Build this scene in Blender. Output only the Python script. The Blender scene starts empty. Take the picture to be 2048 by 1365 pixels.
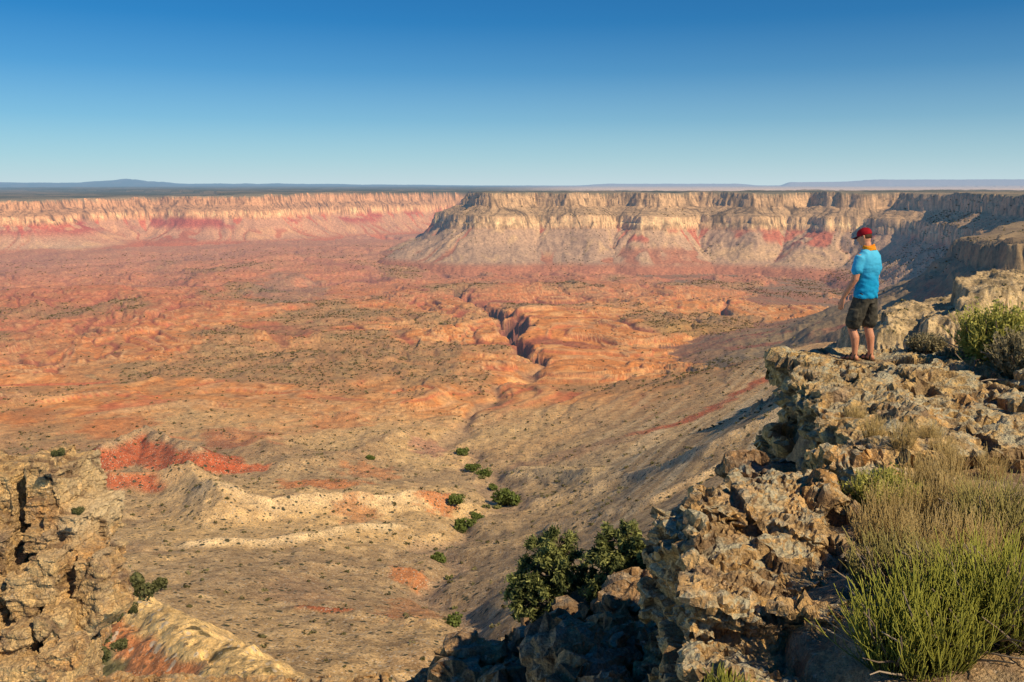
import bpy, bmesh, math, random, time
import numpy as np
from mathutils import Vector, Matrix
T0 = time.time()
def log(s): print('%6.1fs %s' % (time.time()-T0, s), flush=True)
random.seed(7); RNG = np.random.RandomState(7)
scene = bpy.context.scene
COL = scene.collection

# ------------------------------------------------------------------ camera
FPX = 1773.0; PITCH = math.radians(9.92); SP, CP = math.sin(PITCH), math.cos(PITCH)
cam_d = bpy.data.cameras.new('camera'); cam = bpy.data.objects.new('camera', cam_d); COL.objects.link(cam)
cam.location = (0, 0, 0); cam.rotation_euler = (math.pi/2 - PITCH, 0, 0)
cam_d.sensor_width = 36; cam_d.lens = FPX/2048*36; cam_d.clip_start = 0.05; cam_d.clip_end = 300000
scene.camera = cam

def ray(u, v):
    """direction (forward depth 1) of a point of the photograph, used to read off places on the ground"""
    a = (u-1024)/FPX; b = (682.5-v)/FPX
    return np.array([a, CP+b*SP, -SP+b*CP])
def PZ(u, v, z): d = ray(u, v); return d*(z/d[2])
def PD(u, v, dep): return ray(u, v)*dep
def AR(az, r, z=0): a = math.radians(az); return (r*math.sin(a), r*math.cos(a), z)

# ------------------------------------------------------------------ noise
_M = 4095
_perm = np.random.RandomState(11).permutation(4096).astype(np.int64)
_ang = np.random.RandomState(12).rand(4096)*2*np.pi
_gx, _gy = np.cos(_ang), np.sin(_ang)
_g3 = np.random.RandomState(13).randn(4096, 3); _g3 /= np.linalg.norm(_g3, axis=1)[:, None]
_j3 = np.random.RandomState(14).rand(4096, 3)
def _f(t): return t*t*t*(t*(t*6-15)+10)
def pn2(x, y, s=0):
    xi = np.floor(x).astype(np.int64); yi = np.floor(y).astype(np.int64)
    fx = x-xi; fy = y-yi; u = _f(fx); v = _f(fy)
    def g(i, j):
        h = _perm[(_perm[(xi+i+s*57) & _M]+yi+j) & _M]
        return _gx[h]*(fx-i)+_gy[h]*(fy-j)
    a = g(0, 0); b = g(1, 0); c = g(0, 1); d = g(1, 1)
    a = a+(b-a)*u; c = c+(d-c)*u
    return (a+(c-a)*v)*1.5
def fbm2(x, y, o=4, s=0, g=0.5, lac=2.03):
    r = np.zeros_like(x); a = 1.0
    for k in range(o):
        r += a*pn2(x, y, s+k*3); x = x*lac+11.3; y = y*lac-7.1; a *= g
    return r
def pn3(p, s=0):
    i = np.floor(p).astype(np.int64); f = p-i; w = _f(f); out = 0
    for dx in (0, 1):
        for dy in (0, 1):
            for dz in (0, 1):
                h = _perm[(_perm[(_perm[(i[:, 0]+dx+s*57) & _M]+i[:, 1]+dy) & _M]+i[:, 2]+dz) & _M]
                g = _g3[h]
                d = g[:, 0]*(f[:, 0]-dx)+g[:, 1]*(f[:, 1]-dy)+g[:, 2]*(f[:, 2]-dz)
                out = out + d*(w[:, 0] if dx else 1-w[:, 0])*(w[:, 1] if dy else 1-w[:, 1])*(w[:, 2] if dz else 1-w[:, 2])
    return out*1.6
def fbm3(p, o=4, s=0, g=0.5):
    r = 0; a = 1.0
    for k in range(o):
        r = r+a*pn3(p, s+k*3); p = p*2.03+5.7; a *= g
    return r
def worley3(p, s=0):
    """F1, F2 and a random value per cell"""
    i = np.floor(p).astype(np.int64); f = p-i
    n = len(p); f1 = np.full(n, 9.0); f2 = np.full(n, 9.0); idv = np.zeros(n); fac = np.zeros(n)
    for dx in (-1, 0, 1):
        for dy in (-1, 0, 1):
            for dz in (-1, 0, 1):
                h = _perm[(_perm[(_perm[(i[:, 0]+dx+s*57) & _M]+i[:, 1]+dy) & _M]+i[:, 2]+dz) & _M]
                j = _j3[h]
                ex, ey, ez = dx+j[:, 0]-f[:, 0], dy+j[:, 1]-f[:, 1], dz+j[:, 2]-f[:, 2]; d = ex*ex+ey*ey+ez*ez; g = _g3[h]
                m = d < f1; fac = np.where(m, -(g[:, 0]*ex+g[:, 1]*ey+g[:, 2]*ez), fac)
                f2 = np.where(m, f1, np.minimum(f2, d)); idv = np.where(m, h/4096.0, idv); f1 = np.where(m, d, f1)
    return np.sqrt(f1), np.sqrt(f2), idv, fac
def sst(a, b, x): t = np.clip((x-a)/(b-a), 0, 1); return t*t*(3-2*t)

# ------------------------------------------------------------------ object helpers
def tag(o, label=None, cat=None, group=None, kind=None):
    if label: o['label'] = label
    if cat: o['category'] = cat
    if group: o['group'] = group
    if kind: o['kind'] = kind
    return o
def mesh_np(name, V, F, mat=None, parent=None, attrs=None, smooth=True, loc=None):
    """V (n,3), F (m,k) with k 3 or 4 (4: last may equal -1 for triangles is not used)"""
    V = np.asarray(V, dtype=np.float64)
    if loc is not None: V = V-np.asarray(loc)
    me = bpy.data.meshes.new(name); n = len(V); F = np.asarray(F, dtype=np.int32); k = F.shape[1]
    me.vertices.add(n); me.vertices.foreach_set('co', V.astype(np.float32).ravel())
    me.loops.add(F.size); me.loops.foreach_set('vertex_index', F.ravel())
    me.polygons.add(len(F)); me.polygons.foreach_set('loop_start', np.arange(0, F.size, k, dtype=np.int32))
    me.polygons.foreach_set('loop_total', np.full(len(F), k, dtype=np.int32))
    me.polygons.foreach_set('use_smooth', np.full(len(F), smooth, dtype=bool))
    for an, av in (attrs or {}).items():
        av = np.asarray(av, dtype=np.float32)
        if av.ndim == 2:
            a = me.attributes.new(an, 'FLOAT_COLOR', 'POINT'); c = np.ones((n, 4), np.float32); c[:, :3] = av
            a.data.foreach_set('color', c.ravel())
        else:
            a = me.attributes.new(an, 'FLOAT', 'POINT'); a.data.foreach_set('value', av)
    me.update(calc_edges=True)
    o = bpy.data.objects.new(name, me); COL.objects.link(o)
    if mat: me.materials.append(mat)
    if parent: o.parent = parent
    if loc is not None: o.location = loc
    return o
def empty(name, loc, rz=0):
    o = bpy.data.objects.new(name, None); COL.objects.link(o); o.location = loc; o.rotation_euler = (0, 0, rz)
    o.empty_display_size = 0.1
    return o

# ------------------------------------------------------------------ materials
def newmat(name, rough=0.9, spec=0.15):
    m = bpy.data.materials.new(name); m.use_nodes = True; nt = m.node_tree
    b = nt.nodes['Principled BSDF']; b.inputs['Roughness'].default_value = rough
    b.inputs['Specular IOR Level'].default_value = spec
    return m, nt, b
def nd(nt, t, **kw):
    n = nt.nodes.new(t)
    for k, v in kw.items():
        if k.startswith('_'): n.inputs[k[1:].replace('_', ' ')].default_value = v
        else: setattr(n, k, v)
    return n
def ramp(nt, pts, src, interp='LINEAR'):
    r = nd(nt, 'ShaderNodeValToRGB'); cr = r.color_ramp; cr.interpolation = interp
    while len(cr.elements) < len(pts): cr.elements.new(0.5)
    for e, (p, c) in zip(cr.elements, pts):
        e.position = p; e.color = (c, c, c, 1) if not hasattr(c, '__len__') else (*c, 1)
    nt.links.new(src, r.inputs[0]); return r.outputs[0]
def mix(nt, fac, a, b, mode='MIX'):
    m = nd(nt, 'ShaderNodeMix', data_type='RGBA', blend_type=mode)
    for s, i in ((fac, 0), (a, 6), (b, 7)):
        if hasattr(s, 'links'): nt.links.new(s, m.inputs[i])
        else: m.inputs[i].default_value = s if i == 0 else ((*s, 1) if len(s) == 3 else s)
    return m.outputs[2]
def math_n(nt, op, a, b=None, clamp=False):
    m = nd(nt, 'ShaderNodeMath', operation=op, use_clamp=clamp)
    for i, s in enumerate((a, b)):
        if s is None: continue
        if hasattr(s, 'links'): nt.links.new(s, m.inputs[i])
        else: m.inputs[i].default_value = s
    return m.outputs[0]
# ================================================================== TERRAIN (world heights, metres; the overlook is the origin)
HB = -300.0
# slopes under the overlook: spot heights read off the photograph
_sp = [(1030, 730, -300), (930, 900, -286), (1010, 970, -264), (920, 1040, -246), (880, 1180, -206), (860, 1365, -150),
       (1200, 1000, -228), (1300, 905, -236), (1400, 850, -226), (1500, 800, -214), (1590, 742, -205), (1280, 875, -240), (1500, 900, -160), (1400, 1000, -158),
       (1200, 1150, -145), (1050, 1250, -138), (1560, 800, -178), (1640, 705, -190), (1100, 900, -272),
       (0, 860, -292), (0, 950, -262), (200, 950, -262), (300, 1050, -232), (200, 1130, -200), (420, 1150, -192), (500, 1250, -165), (650, 1350, -132),
       (600, 950, -262), (450, 900, -270), (700, 860, -288), (600, 1100, -215), (700, 1200, -190), (750, 1000, -252), (300, 860, -285)]
_cp = np.array([PZ(*s) for s in _sp] + [(165, 650, -178), (200, 600, -138), (120, 700, -208), (232, 560, -108), (195, 520, -122), (130, 560, -168), (260, 640, -118)] + [(-600, 300, -170), (-250, 120, -100), (-120, 60, -75), (100, 60, -60), (0, 60, -72), (60, 130, -85), (350, 300, -120),
      (-900, 900, -275), (-500, 1300, -300), (0, 1700, -302), (500, 1500, -300), (-1000, 1500, -300), (-100, 1400, -300), (300, 1300, -290), (700, 1200, -290), (0, 0, -60), (-800, 0, -120)])
def _tps(c, lam=20.0):
    n = len(c); d = np.hypot(c[:, None, 0]-c[None, :, 0], c[:, None, 1]-c[None, :, 1])/500
    K = np.where(d > 0, d*d*np.log(np.maximum(d, 1e-9)), 0)+np.eye(n)*lam*1e-4
    A = np.zeros((n+3, n+3)); A[:n, :n] = K; P = np.c_[np.ones(n), c[:, :2]/500]; A[:n, n:] = P; A[n:, :n] = P.T
    b = np.zeros(n+3); b[:n] = c[:, 2]
    return np.linalg.solve(A, b)
_w = _tps(_cp)
def sub(m, fn, x, y, default):
    """evaluate fn only where m holds"""
    outs = None; r_ = fn(x[m], y[m]); tup = isinstance(r_, tuple); r_ = r_ if tup else (r_,)
    outs = []
    for k, v in enumerate(r_):
        o = np.full(x.shape, default if k == 0 else 0, dtype=v.dtype); o[m] = v; outs.append(o)
    return tuple(outs) if tup else outs[0]
def bowl(x, y):
    x = np.asarray(x, float); y = np.asarray(y, float)
    return sub(np.hypot(x, y) < 1655, bowl_, x, y, HB)
def bowl_(x, y):
    out = _w[-3]+_w[-2]*x/500+_w[-1]*y/500
    for k in range(len(_cp)):
        d2 = ((x-_cp[k, 0])**2+(y-_cp[k, 1])**2)/250000+1e-12
        out = out+_w[k]*d2*0.5*np.log(d2)
    r = np.hypot(x, y)
    t = sst(1250, 1650, r)
    return np.where(t < 1, out*(1-t)+HB*t, HB)
def hit(u, v):
    """where the line of sight of a spot in the photograph meets the valley ground"""
    d = ray(u, v); ts = np.geomspace(60, 9000, 900); p = d[None]*ts[:, None]
    z = bowl(p[:, 0], p[:, 1]); k = np.argmax(p[:, 2] < z)
    return p[k] if k > 0 else PZ(u, v, HB)
def poly_dist(x, y, pts, closed=False):
    """distance to a polyline, arc length and height at the nearest point"""
    P = np.array(pts, float); n = len(P) if closed else len(P)-1
    best = np.full(x.shape, 1e18); ss = np.zeros(x.shape); zz = np.zeros(x.shape); s0 = 0
    for i in range(n):
        a = P[i]; b = P[(i+1) % len(P)]; dx, dy = b[0]-a[0], b[1]-a[1]; L2 = dx*dx+dy*dy; L = math.sqrt(L2)
        t = np.clip(((x-a[0])*dx+(y-a[1])*dy)/L2, 0, 1)
        d = (x-a[0]-t*dx)**2+(y-a[1]-t*dy)**2
        m = d < best; best = np.where(m, d, best); ss = np.where(m, s0+t*L, ss); zz = np.where(m, a[2]+t*(b[2]-a[2]), zz); s0 += L
    return np.sqrt(best), ss, zz
def inside(x, y, pts):
    r = np.zeros(x.shape, bool); n = len(pts)
    for i in range(n):
        ax, ay = pts[i][:2]; bx, by = pts[(i+1) % n][:2]
        if ay == by: continue
        r ^= ((ay > y) != (by > y)) & (x < (bx-ax)*(y-ay)/(by-ay)+ax)
    return r
FAR = [AR(-75, 5000, -80), AR(-50, 4700, -75), AR(-40, 5000, -75), AR(-34, 5250, -72), AR(-31, 5050, -70), AR(-27.5, 5000, -70), AR(-26, 5450, -66), AR(-21.5, 5600, -60), AR(-19, 5350, -56),
       AR(-16, 5300, -50), AR(-13.5, 5650, -44), AR(-10, 5900, -42), AR(-7, 6100, -42), AR(-3, 6600, -42), AR(0, 5400, -35),
       AR(-1.6, 4300, -30), AR(-3.0, 3950, -29), AR(-2.3, 3740, -28), AR(-.9, 3660, -28), AR(1.3, 3760, -28), AR(3.5, 3640, -27), AR(6, 3780, -28), AR(9, 3660, -27),
       AR(12, 3820, -28), AR(15, 3700, -27), AR(17.5, 3800, -27), AR(20, 3640, -26), AR(23, 3650, -26), AR(26, 3350, -26), AR(28.5, 3000, -24), AR(31, 2400, -22), AR(36, 2000, -20),
       AR(80, 3000, -20), AR(80, 90000, 0), AR(0, 120000, 0), AR(-75, 90000, 0)]
SPUR2 = [AR(27.2, 1620, -82), AR(28.0, 1400, -74), AR(29.4, 1300, -68), AR(29.6, 1400, -68), AR(30.2, 1230, -62), AR(32, 1200, -58), AR(40, 1100, -48), AR(60, 1300, -40), AR(60, 2500, -36), AR(36, 2200, -36), AR(32, 1950, -44), AR(29, 1800, -68)]
SPUR1 = [AR(21.6, 680, -98), AR(22.2, 610, -92), AR(23.4, 600, -86), AR(24.9, 660, -84), AR(26.0, 610, -80), AR(27.6, 610, -74), AR(28.6, 660, -70), AR(31, 690, -64), AR(45, 720, -58), AR(60, 800, -44),
         AR(45, 1000, -52), AR(34, 960, -70), AR(28, 900, -84), AR(24, 800, -98)]
# inner gorge cut into the flat, and smaller gorges
GORGE = [(PZ(840, 548, HB), 8), (PZ(885, 562, HB), 14), (PZ(930, 590, HB), 15), (PZ(978, 612, HB), 20), (PZ(988, 632, HB), 12), (PZ(1030, 655, HB), 19), (PZ(1022, 678, HB), 11), (PZ(1050, 700, HB), 16), (PZ(1078, 716, HB), 15), (PZ(1096, 727, HB), 6)]
GORGE2 = [PZ(-60, 730, HB), PZ(30, 722, HB), PZ(60, 727, HB)]
GORGE3 = [PZ(1430, 594, HB), PZ(1500, 600, HB), PZ(1600, 592, HB), PZ(1700, 605, HB)]
GORGE4 = [PZ(640, 470, HB), PZ(720, 468, HB), PZ(800, 476, HB)]
WASH = [tuple(hit(u, v)) for u, v in ((1096, 727), (1040, 760), (985, 790), (930, 830), (915, 880), (950, 915), (985, 950), (1020, 985), (960, 1010), (915, 1040), (880, 1080), (900, 1130), (905, 1200), (860, 1280), (870, 1400))]
# low ridges and mounds of the valley: (points u,v), height, half width, asym
RIDGES = [([(215, 928), (292, 896), (335, 915), (400, 938)], 23, 44), ([(225, 978), (300, 974), (350, 977)], 14, 30), ([(380, 968), (400, 1000), (450, 1040)], 17, 34),
          ([(430, 1022), (540, 1030), (640, 1018), (760, 1008), (900, 1000)], 12, 26), ([(380, 1092), (540, 1086), (640, 1076), (690, 1060), (790, 1050)], 4.5, 14),
          ([(400, 880), (520, 890), (560, 930)], 10, 60), ([(640, 935), (760, 900), (800, 880)], 9, 45), ([(1040, 940), (1110, 945), (1180, 948)], 7, 22),
          ([(790, 1130), (860, 1140)], 5, 16), ([(1060, 1000), (1250, 960), (1420, 900), (1560, 830)], 5, 12), ([(1100, 1060), (1300, 1010), (1480, 920)], 5, 10), ([(600, 1215), (700, 1218), (860, 1220)], 3, 9)]
RIDGES = [([tuple(hit(u, v)) for u, v in p], h, w) for p, h, w in RIDGES]
NSP = [tuple(PZ(270, 1195, -66)), tuple(PZ(340, 1235, -62)), tuple(PZ(440, 1295, -57)), tuple(PZ(560, 1365, -50)), tuple(PZ(680, 1460, -44))]
def terrace(h, step, sharp):
    k = np.floor(h/step); f = h/step-k
    return (k+sst(0.5-sharp, 0.5+sharp, f))*step
def terrain(x, y, fine=True, want=False):
    r = np.hypot(x, y); az = np.degrees(np.arctan2(x, y)); info = {}
    z = bowl(x, y)
    # --- the slickrock flat: stepped ledges
    flat = sst(850, 1500, r)
    wx = x+fbm2(x/500, y/500, 3, 5)*160; wy = y+fbm2(x/500, y/500, 3, 9)*160
    h = fbm2(wx/620, wy/620, 5 if fine else 3, 21, 0.52)*24+fbm2(wx/2300, wy/2300, 2, 31)*26
    ht = terrace(h, 6.0, 0.14); info['ledge'] = h/6.0-np.floor(h/6.0)
    z = z+ht*flat*(1-0.25*sst(4000, 5000, r))-flat*4
    h2 = fbm2(wx/190+3, wy/260, 4, 35, .55)*9; info['ledge2'] = h2/2.6-np.floor(h2/2.6); z = z+flat*(terrace(h2, 2.6, .12))*(1-sst(3200, 4200, r))
    chn = fbm2(wx/520+9, wy/760, 3, 37, .5); chm = fbm2(wx/210+5, wy/300, 3, 39, .5); ch = np.maximum(np.exp(-(chn/.045)**2), .7*np.exp(-(chm/.05)**2)*sst(-.2, .2, fbm2(x/700, y/900, 2, 43)))*flat*sst(1500, 1900, r)
    info['chan'] = ch; z = z-ch*9*(1-.4*sst(3200, 4200, r))
    if fine: z = z+flat*fbm2(x/38, y/38, 4, 41)*1.5
    # --- gorges
    gp = [g[0] for g in GORGE]; wn = 20
    jx = x+pn2(x/60, y/60, 51)*22; jy = y+pn2(x/60, y/60, 55)*30
    d, s, _ = sub((r > 1150) & (r < 2600) & (np.abs(az) < 12), lambda a, b: poly_dist(a, b, gp), jx, jy, 9e3)
    wv = np.interp(s, np.r_[0, np.cumsum([math.dist(gp[i][:2], gp[i+1][:2]) for i in range(len(gp)-1)])], [g[1] for g in GORGE])
    d = d+fbm2(x/30, y/30, 3, 57)*11
    cut = (1-sst(wv*0.75, wv*1.15, d))*42+(1-sst(wv*1.2, wv*2.2, d))*8
    d2 = sub((r > 1000) & (r < 2200) & (az < -20), lambda a, b: poly_dist(a, b, GORGE2)[0], jx, jy, 9e3); cut = np.maximum(cut, (1-sst(22, 40, d2+pn2(x/40, y/40, 58)*14))*42)
    d3 = sub((r > 1600) & (r < 3200) & (az > 5), lambda a, b: poly_dist(a, b, GORGE3)[0], jx, jy, 9e3); cut = np.maximum(cut, (1-sst(20, 48, d3+pn2(x/90, y/90, 59)*34))*30)
    d4 = sub((r > 3500) & (r < 7000) & (az < 0), lambda a, b: poly_dist(a, b, GORGE4)[0], jx, jy, 9e3); cut = np.maximum(cut, (1-sst(50, 90, d4+pn2(x/120, y/120, 60)*60))*38)
    z = z-cut; info['cut'] = cut
    # --- wash and gullies
    dw = sub(r < 1900, lambda a, b: poly_dist(a, b, WASH)[0], jx, jy, 9e3); info['wash'] = dw
    z = z-7*np.exp(-(dw/14)**2)-5*np.exp(-(dw/60)**2)*(r < 1500)
    # --- ridges
    info['rid'] = []
    for k, (p, hh, w) in enumerate(RIDGES):
        cx_ = np.mean([q_[0] for q_ in p]); cy_ = np.mean([q_[1] for q_ in p]); rr_ = max(math.dist(q_[:2], (cx_, cy_)) for q_ in p)+w*1.6
        t = sub((x-cx_)**2+(y-cy_)**2 < rr_*rr_, lambda a, b: np.clip(1-np.maximum(0, poly_dist(a, b, p)[0]+fbm2(a/25, b/25, 3, 70+k)*w*0.13)/w, 0, 1), x, y, 0.0)
        add = hh*(0.55*t+0.45*t*t); z = z+add; info['rid'].append(t)
    near = 1-sst(900, 1500, r)
    if fine:
        # downslope gullies
        g = fbm2(x/70, y/110, 4, 91); z = z+near*(-np.abs(g)*3.5+1)*sst(80, 300, r)*(1-.6*sst(3, 8, az))
        z = z+near*fbm2(x/9, y/9, 4, 95)*(0.5-.3*sst(3, 8, az))
    # --- near spur of pale rubble at the lower left
    def nf(a, b):
        d_, s_, z_ = poly_dist(a+fbm2(a/12, b/12, 3, 97)*3, b, NSP)
        lf_ = ((NSP[-1][0]-NSP[0][0])*(b-NSP[0][1])-(NSP[-1][1]-NSP[0][1])*(a-NSP[0][0])) < 0
        return d_, s_, z_-np.maximum(0, d_-1.5)*np.where(lf_, .48, .95)+fbm2(a/3, b/3, 4, 98)*.5
    d, s, zn = sub(r < 420, nf, x, y, 9e3); zn = np.where(r < 420, zn, -9e3); info['nsp'] = (d, s, zn > z); z = np.maximum(z, zn)
    info['wall'] = np.zeros(x.shape, int); info['t'] = np.zeros(x.shape); info['s'] = np.zeros(x.shape); info['cone'] = np.zeros(x.shape)
    # --- walls
    full = (x, y, z)
    def wall(idn, pts, knots, warp, flute, top_slope, cone_amp, cone_len, talus_from, z, M=None):
        if not M.any(): return z
        x, y = full[0][M], full[1][M]; zfull = z; z = zfull[M]
        bx = x+fbm2(x/warp[0], y/warp[0], 3, idn*7)*warp[1]; by = y+fbm2(x/warp[0], y/warp[0], 3, idn*7+3)*warp[1]
        d, s, zr = poly_dist(bx, by, pts, True); ins = inside(bx, by, pts)
        d = np.where(ins, -d, d)
        n1 = np.abs(pn2(x/flute[0], y/flute[0], idn+200)); n2 = np.abs(pn2(x/(flute[0]*.4), y/(flute[0]*.4), idn+203))
        fl = (n1+0.45*n2-0.35)*flute[1]
        dk = [k[0] for k in knots]; dz = [k[1] for k in knots]
        drop = np.interp(d+fl, dk, dz)
        t = drop/(-(HB) if False else 1.0)
        if idn == 1: zr = zr+fbm2(x/260, y/260, 4, 225, .6)*6.5
        H = zr-HB
        top = zr+np.clip(-d, 0, 80)*top_slope[0]*(d < 0)
        zc = np.where(d+fl < 0, top+np.minimum(0, 0), zr-drop*H)
        # debris cones against the foot
        a = talus_from; tt = np.clip((drop-a)/(1-a), 0, 1)
        sc = s+pn2(x/90, y/90, idn+210)*25
        cn = 1-np.abs(2*((sc/cone_len+pn2(sc/cone_len*.6, sc*0+idn, 215)*.9) % 1)-1)
        cn2 = 1-np.abs(2*((sc/(cone_len*.31)) % 1)-1)
        zc = zc+(d > 0)*cone_amp*(cn-0.45+0.3*cn2)*4*tt*(1-tt)*(0.4+0.6*(1-tt))
        if fine:
            zc = zc+(d > 0)*fbm2(x/16, y/16, 3, idn+220)*1.2
        if fine and idn == 3: zc = zc+fbm2(x/22, y/22, 5, 230, .6)*3.2
        m = zc > z
        info['wall'][M] = np.where(m, idn, info['wall'][M]); info['t'][M] = np.where(m, np.where(d+fl < 0, -1, drop), info['t'][M])
        info['s'][M] = np.where(m, sc, info['s'][M]); info['cone'][M] = np.where(m, cn, info['cone'][M])
        zo = zfull.copy(); zo[M] = np.where(m, zc, z); return zo
    kf = [(0, 0), (6, 0.07), (16, 0.10), (22, 0.185), (60, 0.25), (66, 0.262), (112, 0.335), (117, 0.42), (126, 0.435), (132, 0.515), (215, 0.76), (300, 0.92), (380, 1.0), (430, 1.1)]
    z = wall(1, FAR, kf, (420, 62), (42, 13), (0.0, 0), 16, 84, 0.515, z, M=(r > 1500) & ((r > 2700) | (az > 22)))
    k2 = [(0, 0), (14, 0.03), (22, 0.15), (40, 0.19), (48, 0.24), (110, 0.42), (280, 0.78), (480, 1.0), (560, 1.08)]
    z = wall(2, SPUR2, k2, (150, 26), (30, 9), (0.10, 0), 12, 110, 0.2, z, M=(r > 500) & (r < 3500) & (az > 8))
    k1 = [(0, 0), (9, 0.02), (13, 0.08), (24, 0.11), (27, 0.14), (60, 0.30), (90, 0.48), (120, 0.72), (145, 0.95), (165, 1.2), (300, 2.0)]
    z = wall(3, SPUR1, k1, (46, 9), (9, 7), (0.03, 0), 6, 45, 0.24, z, M=(r < 1400) & (az > 2))
    # --- distance: plateau relief, blue mountains, low mesa
    R = r
    plat = sst(9000, 20000, R); z = np.where(info['wall'] == 1, z+plat*0, z)
    top = (info['wall'] == 1) & (info['t'] < 0)
    rel = fbm2(x/1500, y/1500, 3, 240)*9*sst(5500, 9000, R)
    mt = 0
    for (a0, w, hh) in ((-23.2, 3.0, 330), (-25.0, 9.0, 170), (-17.0, 6.0, 110), (-14.8, 2.6, 120), (-12.0, 3.5, 90), (-31, 6, 170), (-8, 4, 70), (-38, 8, 200)):
        mt = np.maximum(mt, hh*np.exp(-((az-a0)/w)**2))
    mt = mt*(0.85+0.22*fbm2(az/1.6, R/9000, 3, 245))
    mt = mt*sst(33000, 45000, R)*(1-sst(52000, 70000, R))
    me_ = 170*sst(16.5, 17.2, az)*sst(38000, 39000, R)+90*sst(19.5, 22.5, az)*sst(39000, 40500, R)+90*sst(4, 6, az)*(1-sst(14, 15.5, az))*sst(38000, 40000, R)
    z = np.where(top, z+rel+mt+me_+25*sst(9000, 30000, R), z)
    info['top'] = top; info['r'] = r; info['az'] = az
    return (z, info) if want else z

# adaptive polar sheet: rows follow the relief so that cliffs get as many rows as flats
NA, NR = 1400, 1000
azs = np.radians(np.linspace(-41, 43, NA))
caz = azs[::6]; nd_r = 2600
rd = np.concatenate([np.geomspace(60, 1100, 500), np.linspace(1105, 6400, 1700), np.geomspace(6440, 70000, 400)])
A, Rr = np.meshgrid(caz, rd, indexing='ij')
zz = terrain(Rr*np.sin(A), Rr*np.cos(A), fine=False)
vv = np.degrees(np.arctan2(zz, Rr))
dv = np.abs(np.diff(vv, axis=1)); dl = np.diff(np.log(Rr), axis=1)
w_ = np.minimum(dv, 1.2)+0.9*dl*(Rr[:, :-1] < 7000)+0.25*dl
for _ in range(2):      # rows drift smoothly from one bearing to the next
    kk = 13; pad = np.pad(w_, ((kk, kk), (0, 0)), 'edge'); cs = np.cumsum(np.vstack([np.zeros((1, w_.shape[1])), pad]), axis=0); w_ = (cs[2*kk+1:]-cs[:-2*kk-1])/(2*kk+1)
cum = np.concatenate([np.zeros((len(caz), 1)), np.cumsum(w_, axis=1)], axis=1)
rc = np.zeros((len(caz), NR))
for i in range(len(caz)):
    rc[i] = np.interp(np.linspace(0, cum[i, -1], NR), cum[i], rd)
rfull = np.zeros((NA, NR))
fi = np.interp(azs, caz, np.arange(len(caz))); i0 = np.minimum(fi.astype(int), len(caz)-2); ft = np.clip(fi-i0, 0, 1)[:, None]
rfull = rc[i0]*(1-ft)+rc[i0+1]*ft
X = rfull*np.sin(azs)[:, None]; Y = rfull*np.cos(azs)[:, None]
log('terrain grid')
Z, I = terrain(X, Y, True, True)
log('terrain heights')

# ------------------------------------------------------------------ ground colours
def lerp(a, b, t): return a*(1-t[..., None])+b*t[..., None]
def C(*c): return np.array(c, float)
x, y, r, az = X, Y, I['r'], I['az']
n_a = fbm2(x/300, y/300, 4, 300); n_b = fbm2(x/60, y/60, 4, 310); n_c = fbm2(x/1100, y/1100, 3, 320); n_d = fbm2(x/12, y/12, 3, 330)
orange = C(.66, .29, .10); oran2 = C(.78, .43, .18); red = C(.52, .17, .085); pink = C(.50, .19, .12); soil = C(.38, .26, .13); tan = C(.62, .425, .20); cream = C(.80, .62, .36); dust = C(.50, .28, .13)
col = np.ones(X.shape+(3,))*orange
col = lerp(col, oran2, sst(0.0, 0.45, n_b+0.4*n_a))
col = lerp(col, dust, sst(0.0, 0.35, -n_b+0.5*n_c)*0.8)
# strata in the ledges, with shadow lines painted under the small risers
lg = I['ledge']
col = lerp(col, C(.66, .40, .22), np.exp(-((lg-0.62)/0.06)**2)*0.7)
col = lerp(col, red*1.1, np.exp(-((lg-0.46)/0.05)**2)*0.85)
l2 = I['ledge2']; brk = sst(-.15, .25, fbm2(x/140, y/200, 3, 305))
col = lerp(col, C(.80, .52, .27), np.exp(-((l2-.60)/.07)**2)*.8*brk); col = lerp(col, C(.20, .085, .05), np.exp(-((l2-.47)/.05)**2)*.75*brk)  # dark line at each riser foot is shadow put into the colour
col = lerp(col, C(.36, .12, .075), sst(.12, .5, I['chan'])*(1-sst(.8, 1, I['chan']))*.8); col = lerp(col, C(.26, .13, .085), sst(.7, .95, I['chan'])*.7)
# more red and purple far out to the left
pk = sst(1900, 3200, r+n_c*500-az*22)
col = lerp(col, lerp(np.ones_like(col)*pink, C(.33, .13, .11), sst(-.2, .5, n_a)), pk*0.75*(0.6+0.4*sst(-.3, .3, n_b)))
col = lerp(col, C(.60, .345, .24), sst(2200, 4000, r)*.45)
# soil with scrub on the flat
veg = sst(0.02, 0.30, n_c*0.55+n_a*0.55+n_b*.18-0.04)*(1-sst(2600, 4200, r))
def blob(u, v, ru, rv, soft=0.5, seed=0, z=None):
    """mask of a patch of ground lying at a given place"""
    c = hit(u, v) if z is None else PZ(u, v, z); e1 = hit(u, v-rv) if z is None else PZ(u, v-rv, z); e2 = hit(u, v+rv) if z is None else PZ(u, v+rv, z)
    R_ = np.hypot(c[0], c[1]); ur = np.array([c[0], c[1]])/R_; rad = max(4, abs(np.hypot(*e1[:2])-np.hypot(*e2[:2]))/2); lat = ru*R_/FPX
    ccx, ccy = (e1[0]+e2[0])/2, (e1[1]+e2[1])/2
    dx, dy = x-ccx, y-ccy; a = (dx*ur[0]+dy*ur[1])/rad; b = (dx*ur[1]-dy*ur[0])/lat
    q = np.sqrt(a*a+b*b); m = q < 2.1; q[m] += 0.5*fbm2(x[m]/(lat*.6), y[m]/(lat*.6), 4, 400+seed)
    return 1-sst(1-soft*.5, 1+soft*.5, q)
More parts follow.
